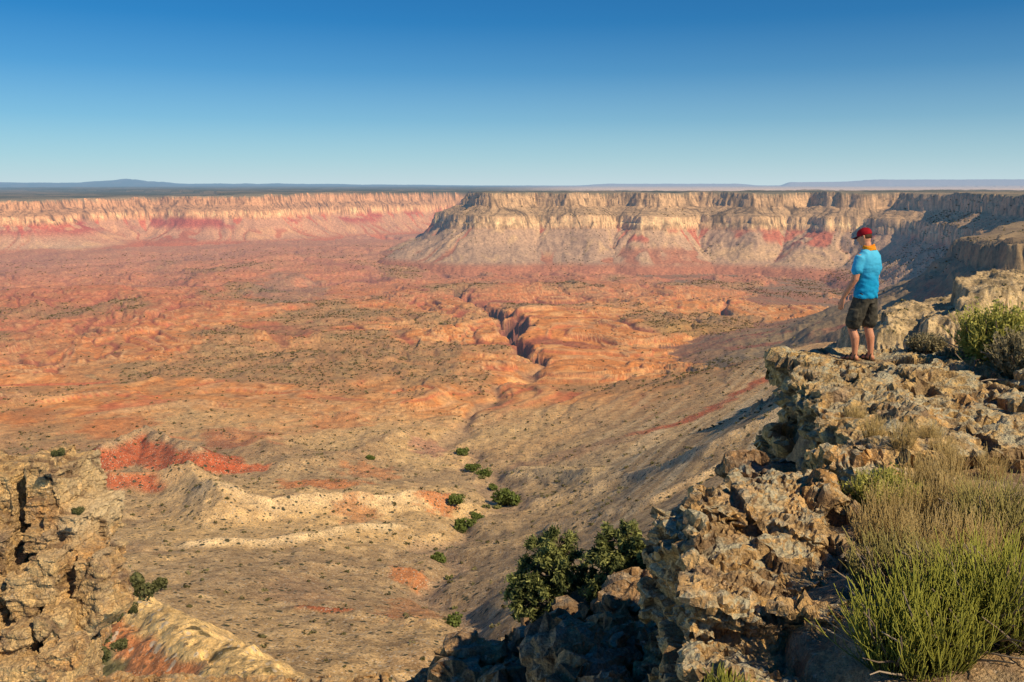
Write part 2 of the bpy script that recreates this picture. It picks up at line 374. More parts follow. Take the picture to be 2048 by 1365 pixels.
veg = np.maximum(veg, blob(640, 735, 330, 62, .5, 1)); veg = np.maximum(veg, blob(1400, 650, 130, 26, .4, 2)); veg = np.maximum(veg, blob(280, 745, 70, 18, .4, 3)); veg = np.maximum(veg, blob(60, 640, 120, 14, .5, 4)*.6)
veg = np.maximum(veg, blob(1450, 770, 160, 34, .5, 5)*.8); veg = np.maximum(veg, blob(740, 905, 150, 30, .5, 6)*.8)
veg = veg*(1-0.7*blob(1080, 830, 90, 35, .5, 7)); 
soilc = lerp(np.ones_like(col)*soil, C(.40, .235, .115), sst(-.3, .4, n_b))
col = lerp(col, soilc, veg*0.8)
col = lerp(col, C(.42, .26, .09), blob(1400, 665, 110, 14, .5, 8)*.6)
col = lerp(col, C(.30, .23, .17), blob(575, 585, 70, 32, .6, 9)*.55)
# gorge walls
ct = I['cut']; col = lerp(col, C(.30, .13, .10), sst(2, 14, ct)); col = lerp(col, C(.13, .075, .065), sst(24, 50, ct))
# near slopes
ns = 1-sst(820, 1250, r+n_a*160+np.where(az > 3, (az-3)*-3, 0))
sl = lerp(np.ones_like(col)*tan, soil*1.15, sst(-.2, .4, n_b*0.6+n_a)); sl = lerp(sl, C(.70, .51, .27), sst(.1, .5, n_d)*.5)
sl = lerp(sl, C(.38, .27, .16), sst(-.1, .5, n_a-.3*n_b)*.45)
sl = lerp(sl, C(.68, .47, .23), sst(3, 9, az)*.6)  # right slope turned from the sun, sunlight put into its colour
col = lerp(col, sl, ns)
speck = np.clip(ns*1.0+veg*.5, 0, 1)
# long pale streaks running down the right hand slope
st = fbm2((x*0.55+y*0.83)/260, (x*0.83-y*0.55)/13, 3, 340)
rs = sst(3, 9, az)*ns*(1-sst(1000, 1400, r)); col = lerp(col, cream*.9, sst(.05, .35, st)*rs*.8); col = lerp(col, C(.33, .22, .12), sst(.05, .35, -st)*rs*.6)
# red shale and pale crests
redc = C(.50, .115, .04); org = C(.56, .22, .08)
def paint(m, c, k=1.0):
    mm = m > 0; c_ = np.asarray(c); col[mm] = col[mm]*(1-np.minimum(m[mm], 1)[:, None]*k)+(c_ if c_.ndim == 1 else c_[mm])*(np.minimum(m[mm], 1)[:, None]*k)
T = I['rid']
paint(sst(.02, .25, T[0])*(1-blob(350, 880, 60, 14, .5, 11)*.6), redc*(1), .88); paint(sst(.02, .4, T[1]+.1*n_b), redc, .85)
paint(sst(.72, .9, T[0]), C(.50, .36, .20), .9); paint(sst(.8, .95, T[1]), C(.6, .35, .16), .7)
paint(blob(420, 905, 60, 18, .4, 12), C(.30, .21, .125), .8)
paint(sst(.05, .4, T[2]), C(.66, .46, .23), .9); paint(sst(.05, .8, T[3]+.2*n_b), C(.74, .55, .31), .85); paint(sst(.1, .8, T[4]+.25*n_b), C(.74, .56, .32), .8); paint(sst(.1, .6, T[7]), C(.74, .54, .28), .85)
paint(sst(.2, .7, T[9]), C(.74, .54, .30), .6); paint(sst(.2, .7, T[10]), C(.74, .54, .30), .6)
paint(blob(870, 1002, 40, 16, .5, 13), org, .9); paint(blob(715, 1025, 45, 14, .6, 14), org*.9, .6)
for k, (u, v, a, b, c, s) in enumerate([(480, 885, 70, 22, redc*.95, .45), (245, 860, 70, 14, org, .7), (680, 850, 60, 14, org, .6), (640, 968, 90, 8, org, .9), (740, 945, 60, 12, org, .6), (480, 942, 60, 4, redc*1.1, .8), (820, 1138, 42, 16, org, .8), (690, 1214, 95, 7, redc, .75), (820, 1200, 60, 18, org*.85, .5),
      (60, 850, 60, 14, org*.9, .5), (860, 893, 40, 16, C(.52, .27, .17), .8), (1150, 905, 120, 10, C(.40, .2, .12), .4), (1120, 935, 70, 10, C(.55, .40, .22), .6), (740, 1050, 50, 10, cream*.8, .6), (600, 1180, 70, 30, C(.33, .2, .12), .4)]):
    paint(blob(u, v, a, b, .5, 20+k), c, s)
# the red seam along the edge of the right slope
SEAM = [tuple(hit(u, v)) for u, v in ((1270, 868), (1340, 853), (1400, 832), (1460, 800), (1520, 770), (1580, 738), (1600, 728))]
d = sub((r < 1500) & (az > 0), lambda a, b: poly_dist(a, b, SEAM)[0], x, y, 9e3); paint((1-sst(5, 14, d+fbm2(x/24, y/24, 4, 501)*8))*(.75+.25*sst(-.3, .2, fbm2(x/40, y/40, 3, 502))), C(.50, .12, .05), .92)
# wash
dw = I['wash']; paint((1-sst(5, 14, dw+n_b*9))*(r < 1600), C(.40, .27, .17), .6)
# near spur lower left: yellow crest, red side, green flank on its left
dn, sn, mn = I['nsp']
side = np.zeros_like(x); Pn = np.array(NSP)
left = ((Pn[-1][0]-Pn[0][0])*(y-Pn[0][1])-(Pn[-1][1]-Pn[0][1])*(x-Pn[0][0])) 
# sign: positive is one side
m0 = mn*1.0
paint(m0*(1-sst(2.5, 5, dn+n_d*2)), C(.80, .56, .25), .95)
lowside = (left < 0)
paint(m0*lowside*sst(3, 5, dn+n_d*2)*(1-sst(8, 11, dn+n_d*4)), C(.60, .22, .09), .8)
paint(m0*lowside*sst(8, 11, dn+n_d*4), C(.17, .165, .07), .85)
paint(m0*(~lowside)*sst(3, 8, dn+n_d*2), C(.54, .39, .20), .7)
speck = np.where(mn, .8, speck)
# walls
W = I['wall']; t = I['t']; cn = I['cone']; s_ = I['s']
fl = pn2(x/22, y/22, 600); bw = fbm2(s_/60, t*30, 3, 610)
wc = np.ones_like(col)*C(.56, .41, .25)
capb = sst(.0, .02, t)*(1-sst(.18, .21, t)); wc = lerp(wc, C(.60, .44, .27), capb)
wc = lerp(wc, C(.48, .36, .22), sst(.20, .24, t)*(1-sst(.32, .34, t))*.8)
c2 = sst(.33, .345, t)*(1-sst(.505, .52, t)); wc = lerp(wc, C(.80, .60, .36), c2)
wc = lerp(wc, C(.44, .24, .13), np.exp(-((t-.505)/.014)**2)*.7)
wc = wc*(1+0.22*np.sin(t*190+bw*2.5)[..., None]*((t > 0) & (t < .52))[..., None]*.6)*(1+.25*bw[..., None])
jn = np.abs(pn2(s_/17, t*2.2, 605)); jn2 = np.abs(pn2(s_/41, t*1.2, 606)); wc = wc*(1-.55*(1-sst(.02, .12, jn))[..., None]*((t > 0.02) & (t < .5))[..., None])*(1-.6*(1-sst(.02, .08, jn2))[..., None]*((t > 0.02) & (t < .5))[..., None])
tal = sst(.51, .525, t); tq = np.clip((t-.515)/.485, 0, 1)
tc = lerp(np.ones_like(col)*C(.52, .385, .275), C(.43, .325, .245), sst(-.3, .5, fbm2(s_/140, t*3, 3, 620)))
tc = lerp(tc, C(.62, .47, .29), sst(.1, .6, fbm2(s_/16, t*3, 3, 630))*.8)
streak = fbm2(s_/19+t*1.5*np.sin(s_/200), t*1.6, 3, 640)
rw = sst(0.0, .10, (1-cn)*.75+.55*streak-.42-tq*.70)+.0*tq; rw = np.clip(rw, 0, 1)*(sst(-.1, .25, fbm2(s_/420, t*0+3, 2, 650)+.12))
rb = sst(.1, .4, .5*streak+1.2*(1-cn)-1.0+tq*.35)*sst(.35, .6, tq)*(1-sst(.85, 1., tq))
q1 = s_/78+.35*pn2(s_/160, s_*0+5, 662); ci = np.floor(q1).astype(np.int64); rnd = _perm[ci & _M]/4096.; rn2 = _perm[(ci*7+3) & _M]/4096.
dxw = np.abs(q1-ci-.5+.10*streak); hw = (.14+.30*rn2)*(1-tq/(.30+.65*rnd)); tc = lerp(tc, C(.52, .185, .12), sst(-.02, .06, hw-dxw)*(rnd < .68)*.88)
rdg = np.abs(((s_/26+.5*streak) % 1)-.5); tc = lerp(tc, C(.66, .50, .35), (1-sst(.04, .16, rdg))*.35); tc = lerp(tc, C(.43, .17, .10), rb*.7); tc = lerp(tc, C(.46, .20, .12), sst(.85, 1., tq)*.8)
wc = lerp(wc, tc, tal)
# left far wall redder
lf = sst(4600, 4900, r)*(W == 1); wc = lerp(wc, wc*C(1.12, .92, .86), lf); wc = lerp(wc, C(.46, .13, .10), lf*sst(.42, .52, t)*(1-sst(.62, .8, t))*sst(.0, .3, fbm2(s_/330, t*2, 3, 660))*.9)
col = np.where((W == 1)[..., None], wc*C(1.05, .95, .89), col)
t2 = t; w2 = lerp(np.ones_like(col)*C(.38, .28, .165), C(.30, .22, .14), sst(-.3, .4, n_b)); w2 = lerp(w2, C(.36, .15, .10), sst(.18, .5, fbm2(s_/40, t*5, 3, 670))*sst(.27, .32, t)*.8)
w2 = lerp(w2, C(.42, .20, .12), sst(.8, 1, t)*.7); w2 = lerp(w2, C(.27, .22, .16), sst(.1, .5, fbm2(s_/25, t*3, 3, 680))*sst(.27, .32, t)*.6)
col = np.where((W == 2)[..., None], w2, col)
w3 = lerp(np.ones_like(col)*C(.56, .42, .23), C(.28, .21, .11), sst(-.05, .35, fbm2(x/14, y/14, 4, 690))); w3 = lerp(w3, C(.55, .42, .25), sst(.02, .05, t)*(1-sst(.24, .26, t))*.6)
col = np.where((W == 3)[..., None], w3, col)
tp = I['top']; dk = lerp(np.ones_like(col)*C(.085, .085, .05), C(.20, .15, .09), sst(-.1, .4, fbm2(x/900, y/500, 3, 700)))
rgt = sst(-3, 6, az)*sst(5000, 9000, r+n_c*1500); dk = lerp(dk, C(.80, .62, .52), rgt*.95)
dk = lerp(dk, C(.85, .66, .62), (r > 38000)*(az > 3)*.9)  # right side: pale flats and mesa, lighter haze put into their albedo
dk = lerp(dk, C(.60, .45, .3), (1-sst(3750, 4200, r))*sst(-6, -4, az)*.25+(1-sst(5300, 5900, r))*(az < -5)*.3)
# near right rim: fewer trees close to the edge
col = np.where(tp[..., None], dk, col)
veg_f = veg*(1-ns)
speck = np.where(W == 3, .7, np.where(W > 0, .12, speck))
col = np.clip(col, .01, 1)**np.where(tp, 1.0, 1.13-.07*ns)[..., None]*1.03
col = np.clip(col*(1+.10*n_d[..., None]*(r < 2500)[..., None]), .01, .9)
log('terrain colours')

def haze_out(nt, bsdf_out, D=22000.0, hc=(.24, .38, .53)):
    """aerial haze painted as a glow in the ground material, growing with the ground's distance from the overlook"""
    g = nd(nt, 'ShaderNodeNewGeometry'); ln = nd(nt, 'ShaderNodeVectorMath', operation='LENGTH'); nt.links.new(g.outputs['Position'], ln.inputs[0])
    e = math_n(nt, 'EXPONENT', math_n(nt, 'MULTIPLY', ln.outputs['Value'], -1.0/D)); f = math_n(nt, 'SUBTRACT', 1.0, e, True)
    em = nd(nt, 'ShaderNodeEmission'); em.inputs[0].default_value = (*hc, 1); em.inputs[1].default_value = 1.0  # haze colour given off by the surface itself
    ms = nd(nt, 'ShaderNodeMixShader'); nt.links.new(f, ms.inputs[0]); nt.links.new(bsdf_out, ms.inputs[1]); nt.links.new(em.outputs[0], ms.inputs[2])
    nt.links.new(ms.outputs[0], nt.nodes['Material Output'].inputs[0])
def terrain_mat():
    m, nt, b = newmat('desert_ground', 0.95, 0.05); L = nt.links.new
    at = nd(nt, 'ShaderNodeAttribute', attribute_name='Col'); sp = nd(nt, 'ShaderNodeAttribute', attribute_name='speck'); ge = nd(nt, 'ShaderNodeNewGeometry')
    c = at.outputs['Color']; P = ge.outputs['Position']
    def noise(sc, det=4, rough=.6):
        n = nd(nt, 'ShaderNodeTexNoise', _Scale=sc, _Detail=det, _Roughness=rough); L(P, n.inputs['Vector']); return n.outputs['Fac']
    n1 = noise(.11, 6, .7); c = mix(nt, .7, c, mix(nt, 1, c, ramp(nt, [(.3, (.45, .42, .4)), (.5, (1, 1, 1)), (.72, (1.6, 1.6, 1.5))], n1), 'MULTIPLY'))
    n2 = noise(.9, 3, .7); c = mix(nt, math_n(nt, 'MULTIPLY', sp.outputs['Fac'], .8), c, mix(nt, 1, c, ramp(nt, [(.34, (.5, .47, .42)), (.5, (1, 1, 1)), (.7, (1.6, 1.6, 1.55))], n2), 'MULTIPLY'))
    n4 = noise(6., 4, .75); c = mix(nt, .8, c, mix(nt, 1, c, ramp(nt, [(.3, (.5, .48, .45)), (.5, (1, 1, 1)), (.7, (1.5, 1.48, 1.42))], n4), 'MULTIPLY'))
    def dots(sc, thr, prob, seed):
        mp = nd(nt, 'ShaderNodeMapping'); mp.inputs['Location'].default_value = (seed, seed*2, 0); mp.inputs['Scale'].default_value = (1, 1, .35); L(P, mp.inputs['Vector'])
        v = nd(nt, 'ShaderNodeTexVoronoi', _Scale=sc); L(mp.outputs[0], v.inputs['Vector'])
        sep = nd(nt, 'ShaderNodeSeparateColor'); L(v.outputs['Color'], sep.inputs[0])
        a = ramp(nt, [(thr*.7, 1), (thr, 0)], v.outputs['Distance']); bq = math_n(nt, 'LESS_THAN', sep.outputs[0], prob)
        return math_n(nt, 'MULTIPLY', math_n(nt, 'MULTIPLY', a, bq), sp.outputs['Fac'])
    c = mix(nt, dots(.45, .30, .30, 3.1), c, (.50, .42, .30)); c = mix(nt, dots(.8, .32, .28, 9.7), c, (.62, .52, .38))
    c = mix(nt, dots(.33, .36, .32, 17.3), c, (.075, .07, .035)); c = mix(nt, dots(.16, .30, .22, 31.3), c, (.06, .06, .03)); c = mix(nt, dots(.7, .36, .3, 27.9), c, (.13, .10, .06))
    c = mix(nt, dots(2.4, .30, .25, 41.7), c, (.10, .09, .045)); c = mix(nt, dots(3.4, .34, .25, 53.1), c, (.66, .55, .38))
    L(c, b.inputs['Base Color'])
    bp = nd(nt, 'ShaderNodeBump', _Strength=.5, _Distance=1.3); hh = math_n(nt, 'ADD', math_n(nt, 'MULTIPLY', n1, 2.2), math_n(nt, 'ADD', math_n(nt, 'MULTIPLY', n2, .45), math_n(nt, 'MULTIPLY', n4, .16))); L(hh, bp.inputs['Height']); L(bp.outputs[0], b.inputs['Normal'])
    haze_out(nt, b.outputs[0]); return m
MT = terrain_mat()
idx = np.arange(NA*NR).reshape(NA, NR)
q = np.stack([idx[:-1, :-1], idx[1:, :-1], idx[1:, 1:], idx[:-1, 1:]], -1).reshape(-1, 4)[:, ::-1]
V = np.stack([X, Y, Z], -1).reshape(-1, 3); CC = col.reshape(-1, 3); SK = speck.ravel()
cls = np.zeros((NA, NR), int); cls[(r < 1150)] = 1; cls[(W == 1)] = 2; cls[(W == 1) & (az < -3.4) & (r > 4450)] = 3; cls[tp] = 4; cls[(r > 33000)] = 5; cls[W == 2] = 6; cls[W == 3] = 7
fc = cls.ravel()[q].max(axis=1)
for k, nm, lb in ((0, 'canyon_floor', 'wide orange and pink slickrock floor of the canyon with scrub'), (1, 'valley_slopes', 'tan rubble slopes and red shale mounds below the overlook'), (2, 'canyon_wall', 'cream layered cliff band above grey and red debris slopes on the right'), (3, 'canyon_wall', 'hazy pink and cream cliff band far off on the left'), (4, 'plateau', 'flat dark wooded plateau beyond the canyon rim'), (5, 'distant_mountains', 'low blue mountains and pale mesa on the horizon'), (6, 'canyon_spur', 'cliffed spur with shaded face at the right edge'), (7, 'canyon_crag', 'tan rocky crag with shaded alcoves beyond the standing man')):
    f = q[fc == k]
    if not len(f): continue
    u_, inv = np.unique(f, return_inverse=True)
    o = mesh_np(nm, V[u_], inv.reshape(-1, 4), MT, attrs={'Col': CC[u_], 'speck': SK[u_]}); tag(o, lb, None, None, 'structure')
log('terrain mesh')
def ground_z(px, py):
    px = np.atleast_1d(np.asarray(px, float)); py = np.atleast_1d(np.asarray(py, float)); return terrain(px, py, True)
# ================================================================== ROCKS
def rock_mat(name, base=(.48, .35, .19), warm=(.60, .38, .15), dark=(.15, .10, .065), lichen=(.52, .50, .35), lich=.85, sc=1.0, orange=.5, bump=1.0, cap=None):
    m, nt, b = newmat(name, .92, .12); L = nt.links.new
    g = nd(nt, 'ShaderNodeNewGeometry'); P = g.outputs['Position']; N = nd(nt, 'ShaderNodeSeparateXYZ'); L(g.outputs['Normal'], N.inputs[0])
    cav = nd(nt, 'ShaderNodeAttribute', attribute_name='cav').outputs['Fac']
    def noise(s, det=5, rough=.65, off=0):
        mp = nd(nt, 'ShaderNodeMapping'); mp.inputs['Location'].default_value = (off, off, off); L(P, mp.inputs[0])
        n = nd(nt, 'ShaderNodeTexNoise', _Scale=s*sc, _Detail=det, _Roughness=rough); L(mp.outputs[0], n.inputs['Vector']); return n.outputs['Fac']
    n0 = noise(.9, 6, .7); n1 = noise(4, 6, .7, 3); n2 = noise(15, 5, .7, 7); n3 = noise(60, 3, .6, 11)
    v = nd(nt, 'ShaderNodeTexVoronoi', _Scale=11*sc); L(P, v.inputs['Vector']); v2 = nd(nt, 'ShaderNodeTexVoronoi', _Scale=34*sc); L(P, v2.inputs['Vector'])
    c = mix(nt, ramp(nt, [(.35, 0), (.62, 1)], n1), base, warm)
    c = mix(nt, math_n(nt, 'MULTIPLY', ramp(nt, [(.52, 0), (.68, 1)], n0), orange), c, (.56, .26, .075))
    c = mix(nt, ramp(nt, [(.5, 0), (.66, .75)], noise(2.6, 5, .7, 21)), c, (.27, .20, .15))
    sep = nd(nt, 'ShaderNodeSeparateColor'); L(v.outputs['Color'], sep.inputs[0])
    c = mix(nt, .65, c, mix(nt, 1, c, ramp(nt, [(0, (.55, .5, .48)), (.5, (1, 1, 1)), (1, (1.55, 1.5, 1.4))], sep.outputs[0]), 'MULTIPLY'))
    up = ramp(nt, [(.45, 0), (.8, 1)], N.outputs[2])
    c = mix(nt, math_n(nt, 'MULTIPLY', math_n(nt, 'MULTIPLY', up, ramp(nt, [(.45, 0), (.56, 1)], noise(3.2, 6, .75, 31))), lich), c, lichen)
    c = mix(nt, ramp(nt, [(.56, 0), (.66, .6)], n2), c, dark)
    c = mix(nt, ramp(nt, [(.60, 0), (.68, .55)], noise(22, 3, .6, 41)), c, (.66, .55, .40))
    c = mix(nt, .6, c, mix(nt, 1, c, ramp(nt, [(.3, (.45, .43, .42)), (.5, (1, 1, 1)), (.7, (1.45, 1.42, 1.35))], n3), 'MULTIPLY'))
    if cap:
        ps = nd(nt, 'ShaderNodeSeparateXYZ'); L(P, ps.inputs[0]); hgt = math_n(nt, 'MULTIPLY', math_n(nt, 'ADD', math_n(nt, 'ADD', ps.outputs[2], -cap[0]), math_n(nt, 'MULTIPLY', n0, 2.0)), 1/cap[1], True); sd_f = math_n(nt, 'MULTIPLY', math_n(nt, 'ADD', ps.outputs[0], -cap[2]), .4, True)
        c = mix(nt, math_n(nt, 'MULTIPLY', math_n(nt, 'MULTIPLY', hgt, sd_f), .8), c, (.80, .62, .36))
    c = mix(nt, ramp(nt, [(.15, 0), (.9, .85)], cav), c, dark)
    L(c, b.inputs['Base Color'])
    h = math_n(nt, 'ADD', math_n(nt, 'MULTIPLY', n2, .9), math_n(nt, 'ADD', math_n(nt, 'MULTIPLY', n3, .25), math_n(nt, 'ADD', math_n(nt, 'MULTIPLY', sep.outputs[1], .55), math_n(nt, 'MULTIPLY', v2.outputs['Distance'], .2))))
    bp = nd(nt, 'ShaderNodeBump', _Strength=min(1, .8*bump), _Distance=.09/sc*bump); L(h, bp.inputs['Height']); L(bp.outputs[0], b.inputs['Normal'])
    return m
def eval_remesh(me, voxel, smooth=0):
    o = bpy.data.objects.new('tmp', me); COL.objects.link(o)
    md = o.modifiers.new('r', 'REMESH'); md.mode = 'VOXEL'; md.voxel_size = voxel; md.use_smooth_shade = True
    if smooth: sm = o.modifiers.new('s', 'SMOOTH'); sm.iterations = smooth; sm.factor = .5
    dg = bpy.context.evaluated_depsgraph_get(); e = o.evaluated_get(dg); m2 = e.to_mesh()
    n = len(m2.vertices); V = np.zeros(n*3, np.float32); m2.vertices.foreach_get('co', V); V = V.reshape(-1, 3).astype(float)
    F = np.zeros(len(m2.loops), np.int32); m2.loops.foreach_get('vertex_index', F); lt = np.zeros(len(m2.polygons), np.int32); m2.polygons.foreach_get('loop_total', lt)
    F = F.reshape(-1, 4) if (lt == 4).all() else None
    e.to_mesh_clear(); bpy.data.objects.remove(o)
    return V, F
def normals(V, F):
    n = np.cross(V[F[:, 2]]-V[F[:, 0]], V[F[:, 3]]-V[F[:, 1]]); N = np.zeros_like(V)
    for k in range(4):
        for a in range(3): N[:, a] += np.bincount(F[:, k], n[:, a], len(V))
    return N/np.maximum(np.linalg.norm(N, axis=1), 1e-9)[:, None]
def boxes_mesh(boxes):
    bm = bmesh.new()
    for (c, s, r) in boxes:
        M = Matrix.Translation(c) @ Matrix.Rotation(math.radians(r[2]), 4, 'Z') @ Matrix.Rotation(math.radians(r[1]), 4, 'Y') @ Matrix.Rotation(math.radians(r[0]), 4, 'X') @ Matrix.Diagonal((*s, 1))
        bmesh.ops.create_cube(bm, size=1, matrix=M)
    me = bpy.data.meshes.new('t'); bm.to_mesh(me); bm.free(); return me
def rocky(name, boxes, voxel, mat, big=1.0, L=1.0, seed=0, bed=(0, 0), label=None, cat='rock', group=None, smooth=6, blocks=((.9, .10), (.33, .05)), flat=.45, kind=None, loc=None, bedding=1.0, fix=None, tilt_k=1.5):
    V, F = eval_remesh(boxes_mesh(boxes), voxel, smooth); N = normals(V, F)
    # warp the whole lump, then joint it into blocks and beds, then roughen it
    wv = np.stack([fbm3(V/(1.1*L)+k*9.1, 3, seed+k) for k in range(3)], 1); V = V+wv*.13*L*big; N = normals(V, F)
    cav = np.zeros(len(V))
    tilt = V.copy(); tilt[:, 2] += bed[0]*V[:, 0]+bed[1]*V[:, 1]
    for k, (sz, am) in enumerate(blocks):
        q = tilt/(sz*L)+0.22*np.stack([pn3(V/(sz*L*.7)+j*3.3, seed+40+j) for j in range(3)], 1); q[:, 2] /= flat
        f1, f2, iv, fac = worley3(q, seed+k*5); e = f2-f1; cr = 1-sst(.0, .08, e)
        V = V+N*(((iv-.5)*.75+fac*tilt_k-cr*.3)*am*L)[:, None]; cav = np.maximum(cav, cr*(.8 if k == 0 else .5))
        N = normals(V, F)
    d = (fbm3(V/(.30*L), 5, seed+60, .58)*.030-np.abs(fbm3(V/(.12*L), 3, seed+64, .6))*.014)*L
    bd = np.abs(pn3(np.stack([tilt[:, 0]*.5, tilt[:, 1]*.5, tilt[:, 2]*6], 1)/L, seed+70))
    zb = tilt[:, 2]/(.13*L)+pn3(tilt/(2.2*L), seed+72)*1.2; kb = np.floor(zb).astype(np.int64); fb = zb-kb; h0 = _perm[(kb+seed*7) & _M]/4096.; h1 = _perm[(kb+1+seed*7) & _M]/4096.
    bed_o = (h0+(h1-h0)*sst(.8, 1, fb))-.5; d = d+bed_o*.13*L*bedding*(1-np.abs(N[:, 2]))
    d = d-(1-sst(0, .12, bd))*.03*L*(1-np.abs(N[:, 2])); cav = np.maximum(cav, (1-sst(0, .08, bd))*.4*(1-np.abs(N[:, 2])))
    V = V+N*d[:, None]
    if fix: V = fix(V)
    loc = V.mean(0) if loc is None else loc
    o = mesh_np(name, V, F, mat, attrs={'cav': cav}, smooth=False, loc=[loc[0], loc[1], V[:, 2].min()])
    tag(o, label, cat if not kind else None, group, kind); return o
def bx(x0, x1, y0, y1, z0, z1, r=(0, 0, 0)): return (((x0+x1)/2, (y0+y1)/2, (z0+z1)/2), (x1-x0, y1-y0, z1-z0), r)
def buv(u0, u1, v0, v1, dep, th, r=(0, 0, 0)):
    a = PD((u0+u1)/2, (v0+v1)/2, dep); w_ = abs(u1-u0)/FPX*dep; h_ = abs(PD(u0, v0, dep)[2]-PD(u0, v1, dep)[2])
    return ((a[0], a[1]+th/2, a[2]), (w_, th, h_), r)
RM = rock_mat('limestone_near'); RMs = rock_mat('limestone_ledge', base=(.50, .37, .19), warm=(.62, .42, .17), lich=.85, orange=.6)
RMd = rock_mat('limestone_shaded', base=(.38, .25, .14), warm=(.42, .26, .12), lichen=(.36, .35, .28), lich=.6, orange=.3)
RMp = rock_mat('limestone_pillar', base=(.56, .40, .21), warm=(.72, .48, .21), dark=(.16, .10, .07), lichen=(.44, .34, .20), lich=.3, sc=.16, orange=.8, bump=1.1, cap=(-25.2, 2.2, -34.0))

# --- the ground of the rim, standing on its own cliff
RIM = [(-3.0, -6), (-1.4, -1.5), (-.6, .6), (.35, 1.9), (1.15, 2.9), (1.5, 3.9), (1.9, 5.2), (2.35, 6.1), (2.9, 6.9), (3.5, 8.2), (3.6, 9.8), (3.9, 11.0), (4.7, 12.0), (5.6, 12.3), (7.5, 12.6), (11, 13.5), (17, 14), (30, 13), (32, -14), (0, -14)]
RIM = [(a, b, 0) for a, b in RIM]
def rim_z(x, y, fine=True):
    x = np.asarray(x, float); y = np.asarray(y, float)
    z = -1.70-.047*y-.22*sst(5.4, 6.6, y)*(1-sst(9.0, 10.5, x))+.010*np.maximum(x-3, 0)*np.clip(y, 0, 10)*.25
    z = z+fbm2(x/1.3, y/1.3, 3, 800)*.07
    if fine: z = z+fbm2(x/.22, y/.22, 4, 803)*.028
    d = sub(np.ones(x.shape, bool), lambda a, b: poly_dist(a, b, RIM, True)[0], x, y, 0.0); ins = inside(x, y, RIM)
    d = np.where(ins, -d, d)+fbm2(x/.6, y/.6, 3, 806)*.18
    z = z-.25*sst(-.5, .15, d)-np.clip(d-.0, 0, .9)*2.2-np.clip(d-.6, 0, 9)*9.0
    return np.maximum(z, -13)
na, nr = 620, 560
ga, gr = np.meshgrid(np.radians(np.linspace(-60, 110, na)), np.geomspace(.7, 26, nr), indexing='ij')
gx, gy = gr*np.sin(ga), gr*np.cos(ga); gz = rim_z(gx, gy)
ix = np.arange(na*nr).reshape(na, nr); qf = np.stack([ix[:-1, :-1], ix[:-1, 1:], ix[1:, 1:], ix[1:, :-1]], -1).reshape(-1, 4)
Vg = np.stack([gx, gy, gz], -1).reshape(-1, 3); keep = (gz.ravel()[qf].min(axis=1) > -12.9)
RMg = rock_mat('rim_soil', base=(.34, .24, .14), warm=(.46, .31, .16), lichen=(.40, .34, .21), lich=.35, sc=1.5, orange=.35)
u_, inv = np.unique(qf[keep], return_inverse=True)
o = mesh_np('rim_ground', Vg[u_], inv.reshape(-1, 4), RMg, attrs={'cav': np.zeros(len(u_))}); tag(o, 'stony soil and bedrock on top of the canyon rim', kind='structure')
log('rim ground')

# --- the ledge the man stands on
B = [bx(3.55, 5.6, 8.4, 12.1, -2.62, -2.22, (0, 0, 0)), bx(3.75, 5.6, 8.8, 12.0, -3.6, -2.5), bx(3.1, 4.6, 7.3, 10.4, -2.55, -2.14, (0, 0, -6)), bx(3.55, 4.8, 7.6, 10.4, -3.4, -2.4, (0, 0, -6)), bx(4.2, 8.5, 8.0, 12.0, -3.1, -2.20), bx(2.9, 6.0, 6.6, 8.2, -2.9, -2.06, (0, 0, 0)),
     bx(3.5, 4.0, 10.0, 11.0, -2.65, -2.30, (0, 0, 12)), bx(4.6, 5.3, 11.6, 12.2, -2.6, -2.16, (0, 0, 20)), bx(5.4, 8.8, 6.2, 8.6, -2.9, -2.04), bx(4.6, 8.6, 6.1, 7.0, -2.8, -1.99, (0, 0, -5)), bx(2.6, 3.4, 6.4, 7.4, -3.0, -2.12, (0, 0, 20)), bx(3.8, 4.5, 11.1, 12.3, -3.0, -2.30, (0, 0, -25)),
     bx(3.45, 5.5, 8.2, 11.6, -4.4, -3.1, (0, 0, 4)), bx(5.7, 6.3, 8.9, 9.7, -2.6, -2.05, (0, 6, 30)), bx(4.5, 5.2, 9.0, 10.0, -2.6, -2.10, (4, 0, 10))]
B = [((p[0], p[1], p[2]-.05+.05*(p[0] > 5)), s_, r_) for p, s_, r_ in B]
MAN = (4.62, 11.52, -2.275)
def footing(V):     # the flat place under the man's feet
    d = np.hypot(V[:, 0]-MAN[0], V[:, 1]-MAN[1]); k = (1-sst(.25, .75, d))*(V[:, 2] > -2.75)
    V = V.copy(); V[:, 2] = V[:, 2]*(1-k)+(MAN[2]+(V[:, 2]+2.25)*.12)*k; return V
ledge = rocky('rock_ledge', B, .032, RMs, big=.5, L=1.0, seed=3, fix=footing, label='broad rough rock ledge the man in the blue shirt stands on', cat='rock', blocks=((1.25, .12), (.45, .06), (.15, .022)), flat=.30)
log('ledge')
Cc = [bx(2.35, 3.4, 7.4, 8.9, -4.4, -2.75, (0, 0, 15)), bx(2.75, 3.7, 6.8, 8.0, -3.6, -2.5, (0, 0, 5)), bx(2.1, 3.2, 6.6, 7.9, -4.6, -3.0, (0, 0, -10)), bx(3.0, 4.2, 8.6, 10.6, -5.4, -3.4, (0, 0, 8))]
rocky('rock_bulge', Cc, .04, RMd, big=.7, L=.9, seed=9, label='dark shaded rock bulging out under the broad ledge', cat='rock', smooth=10)
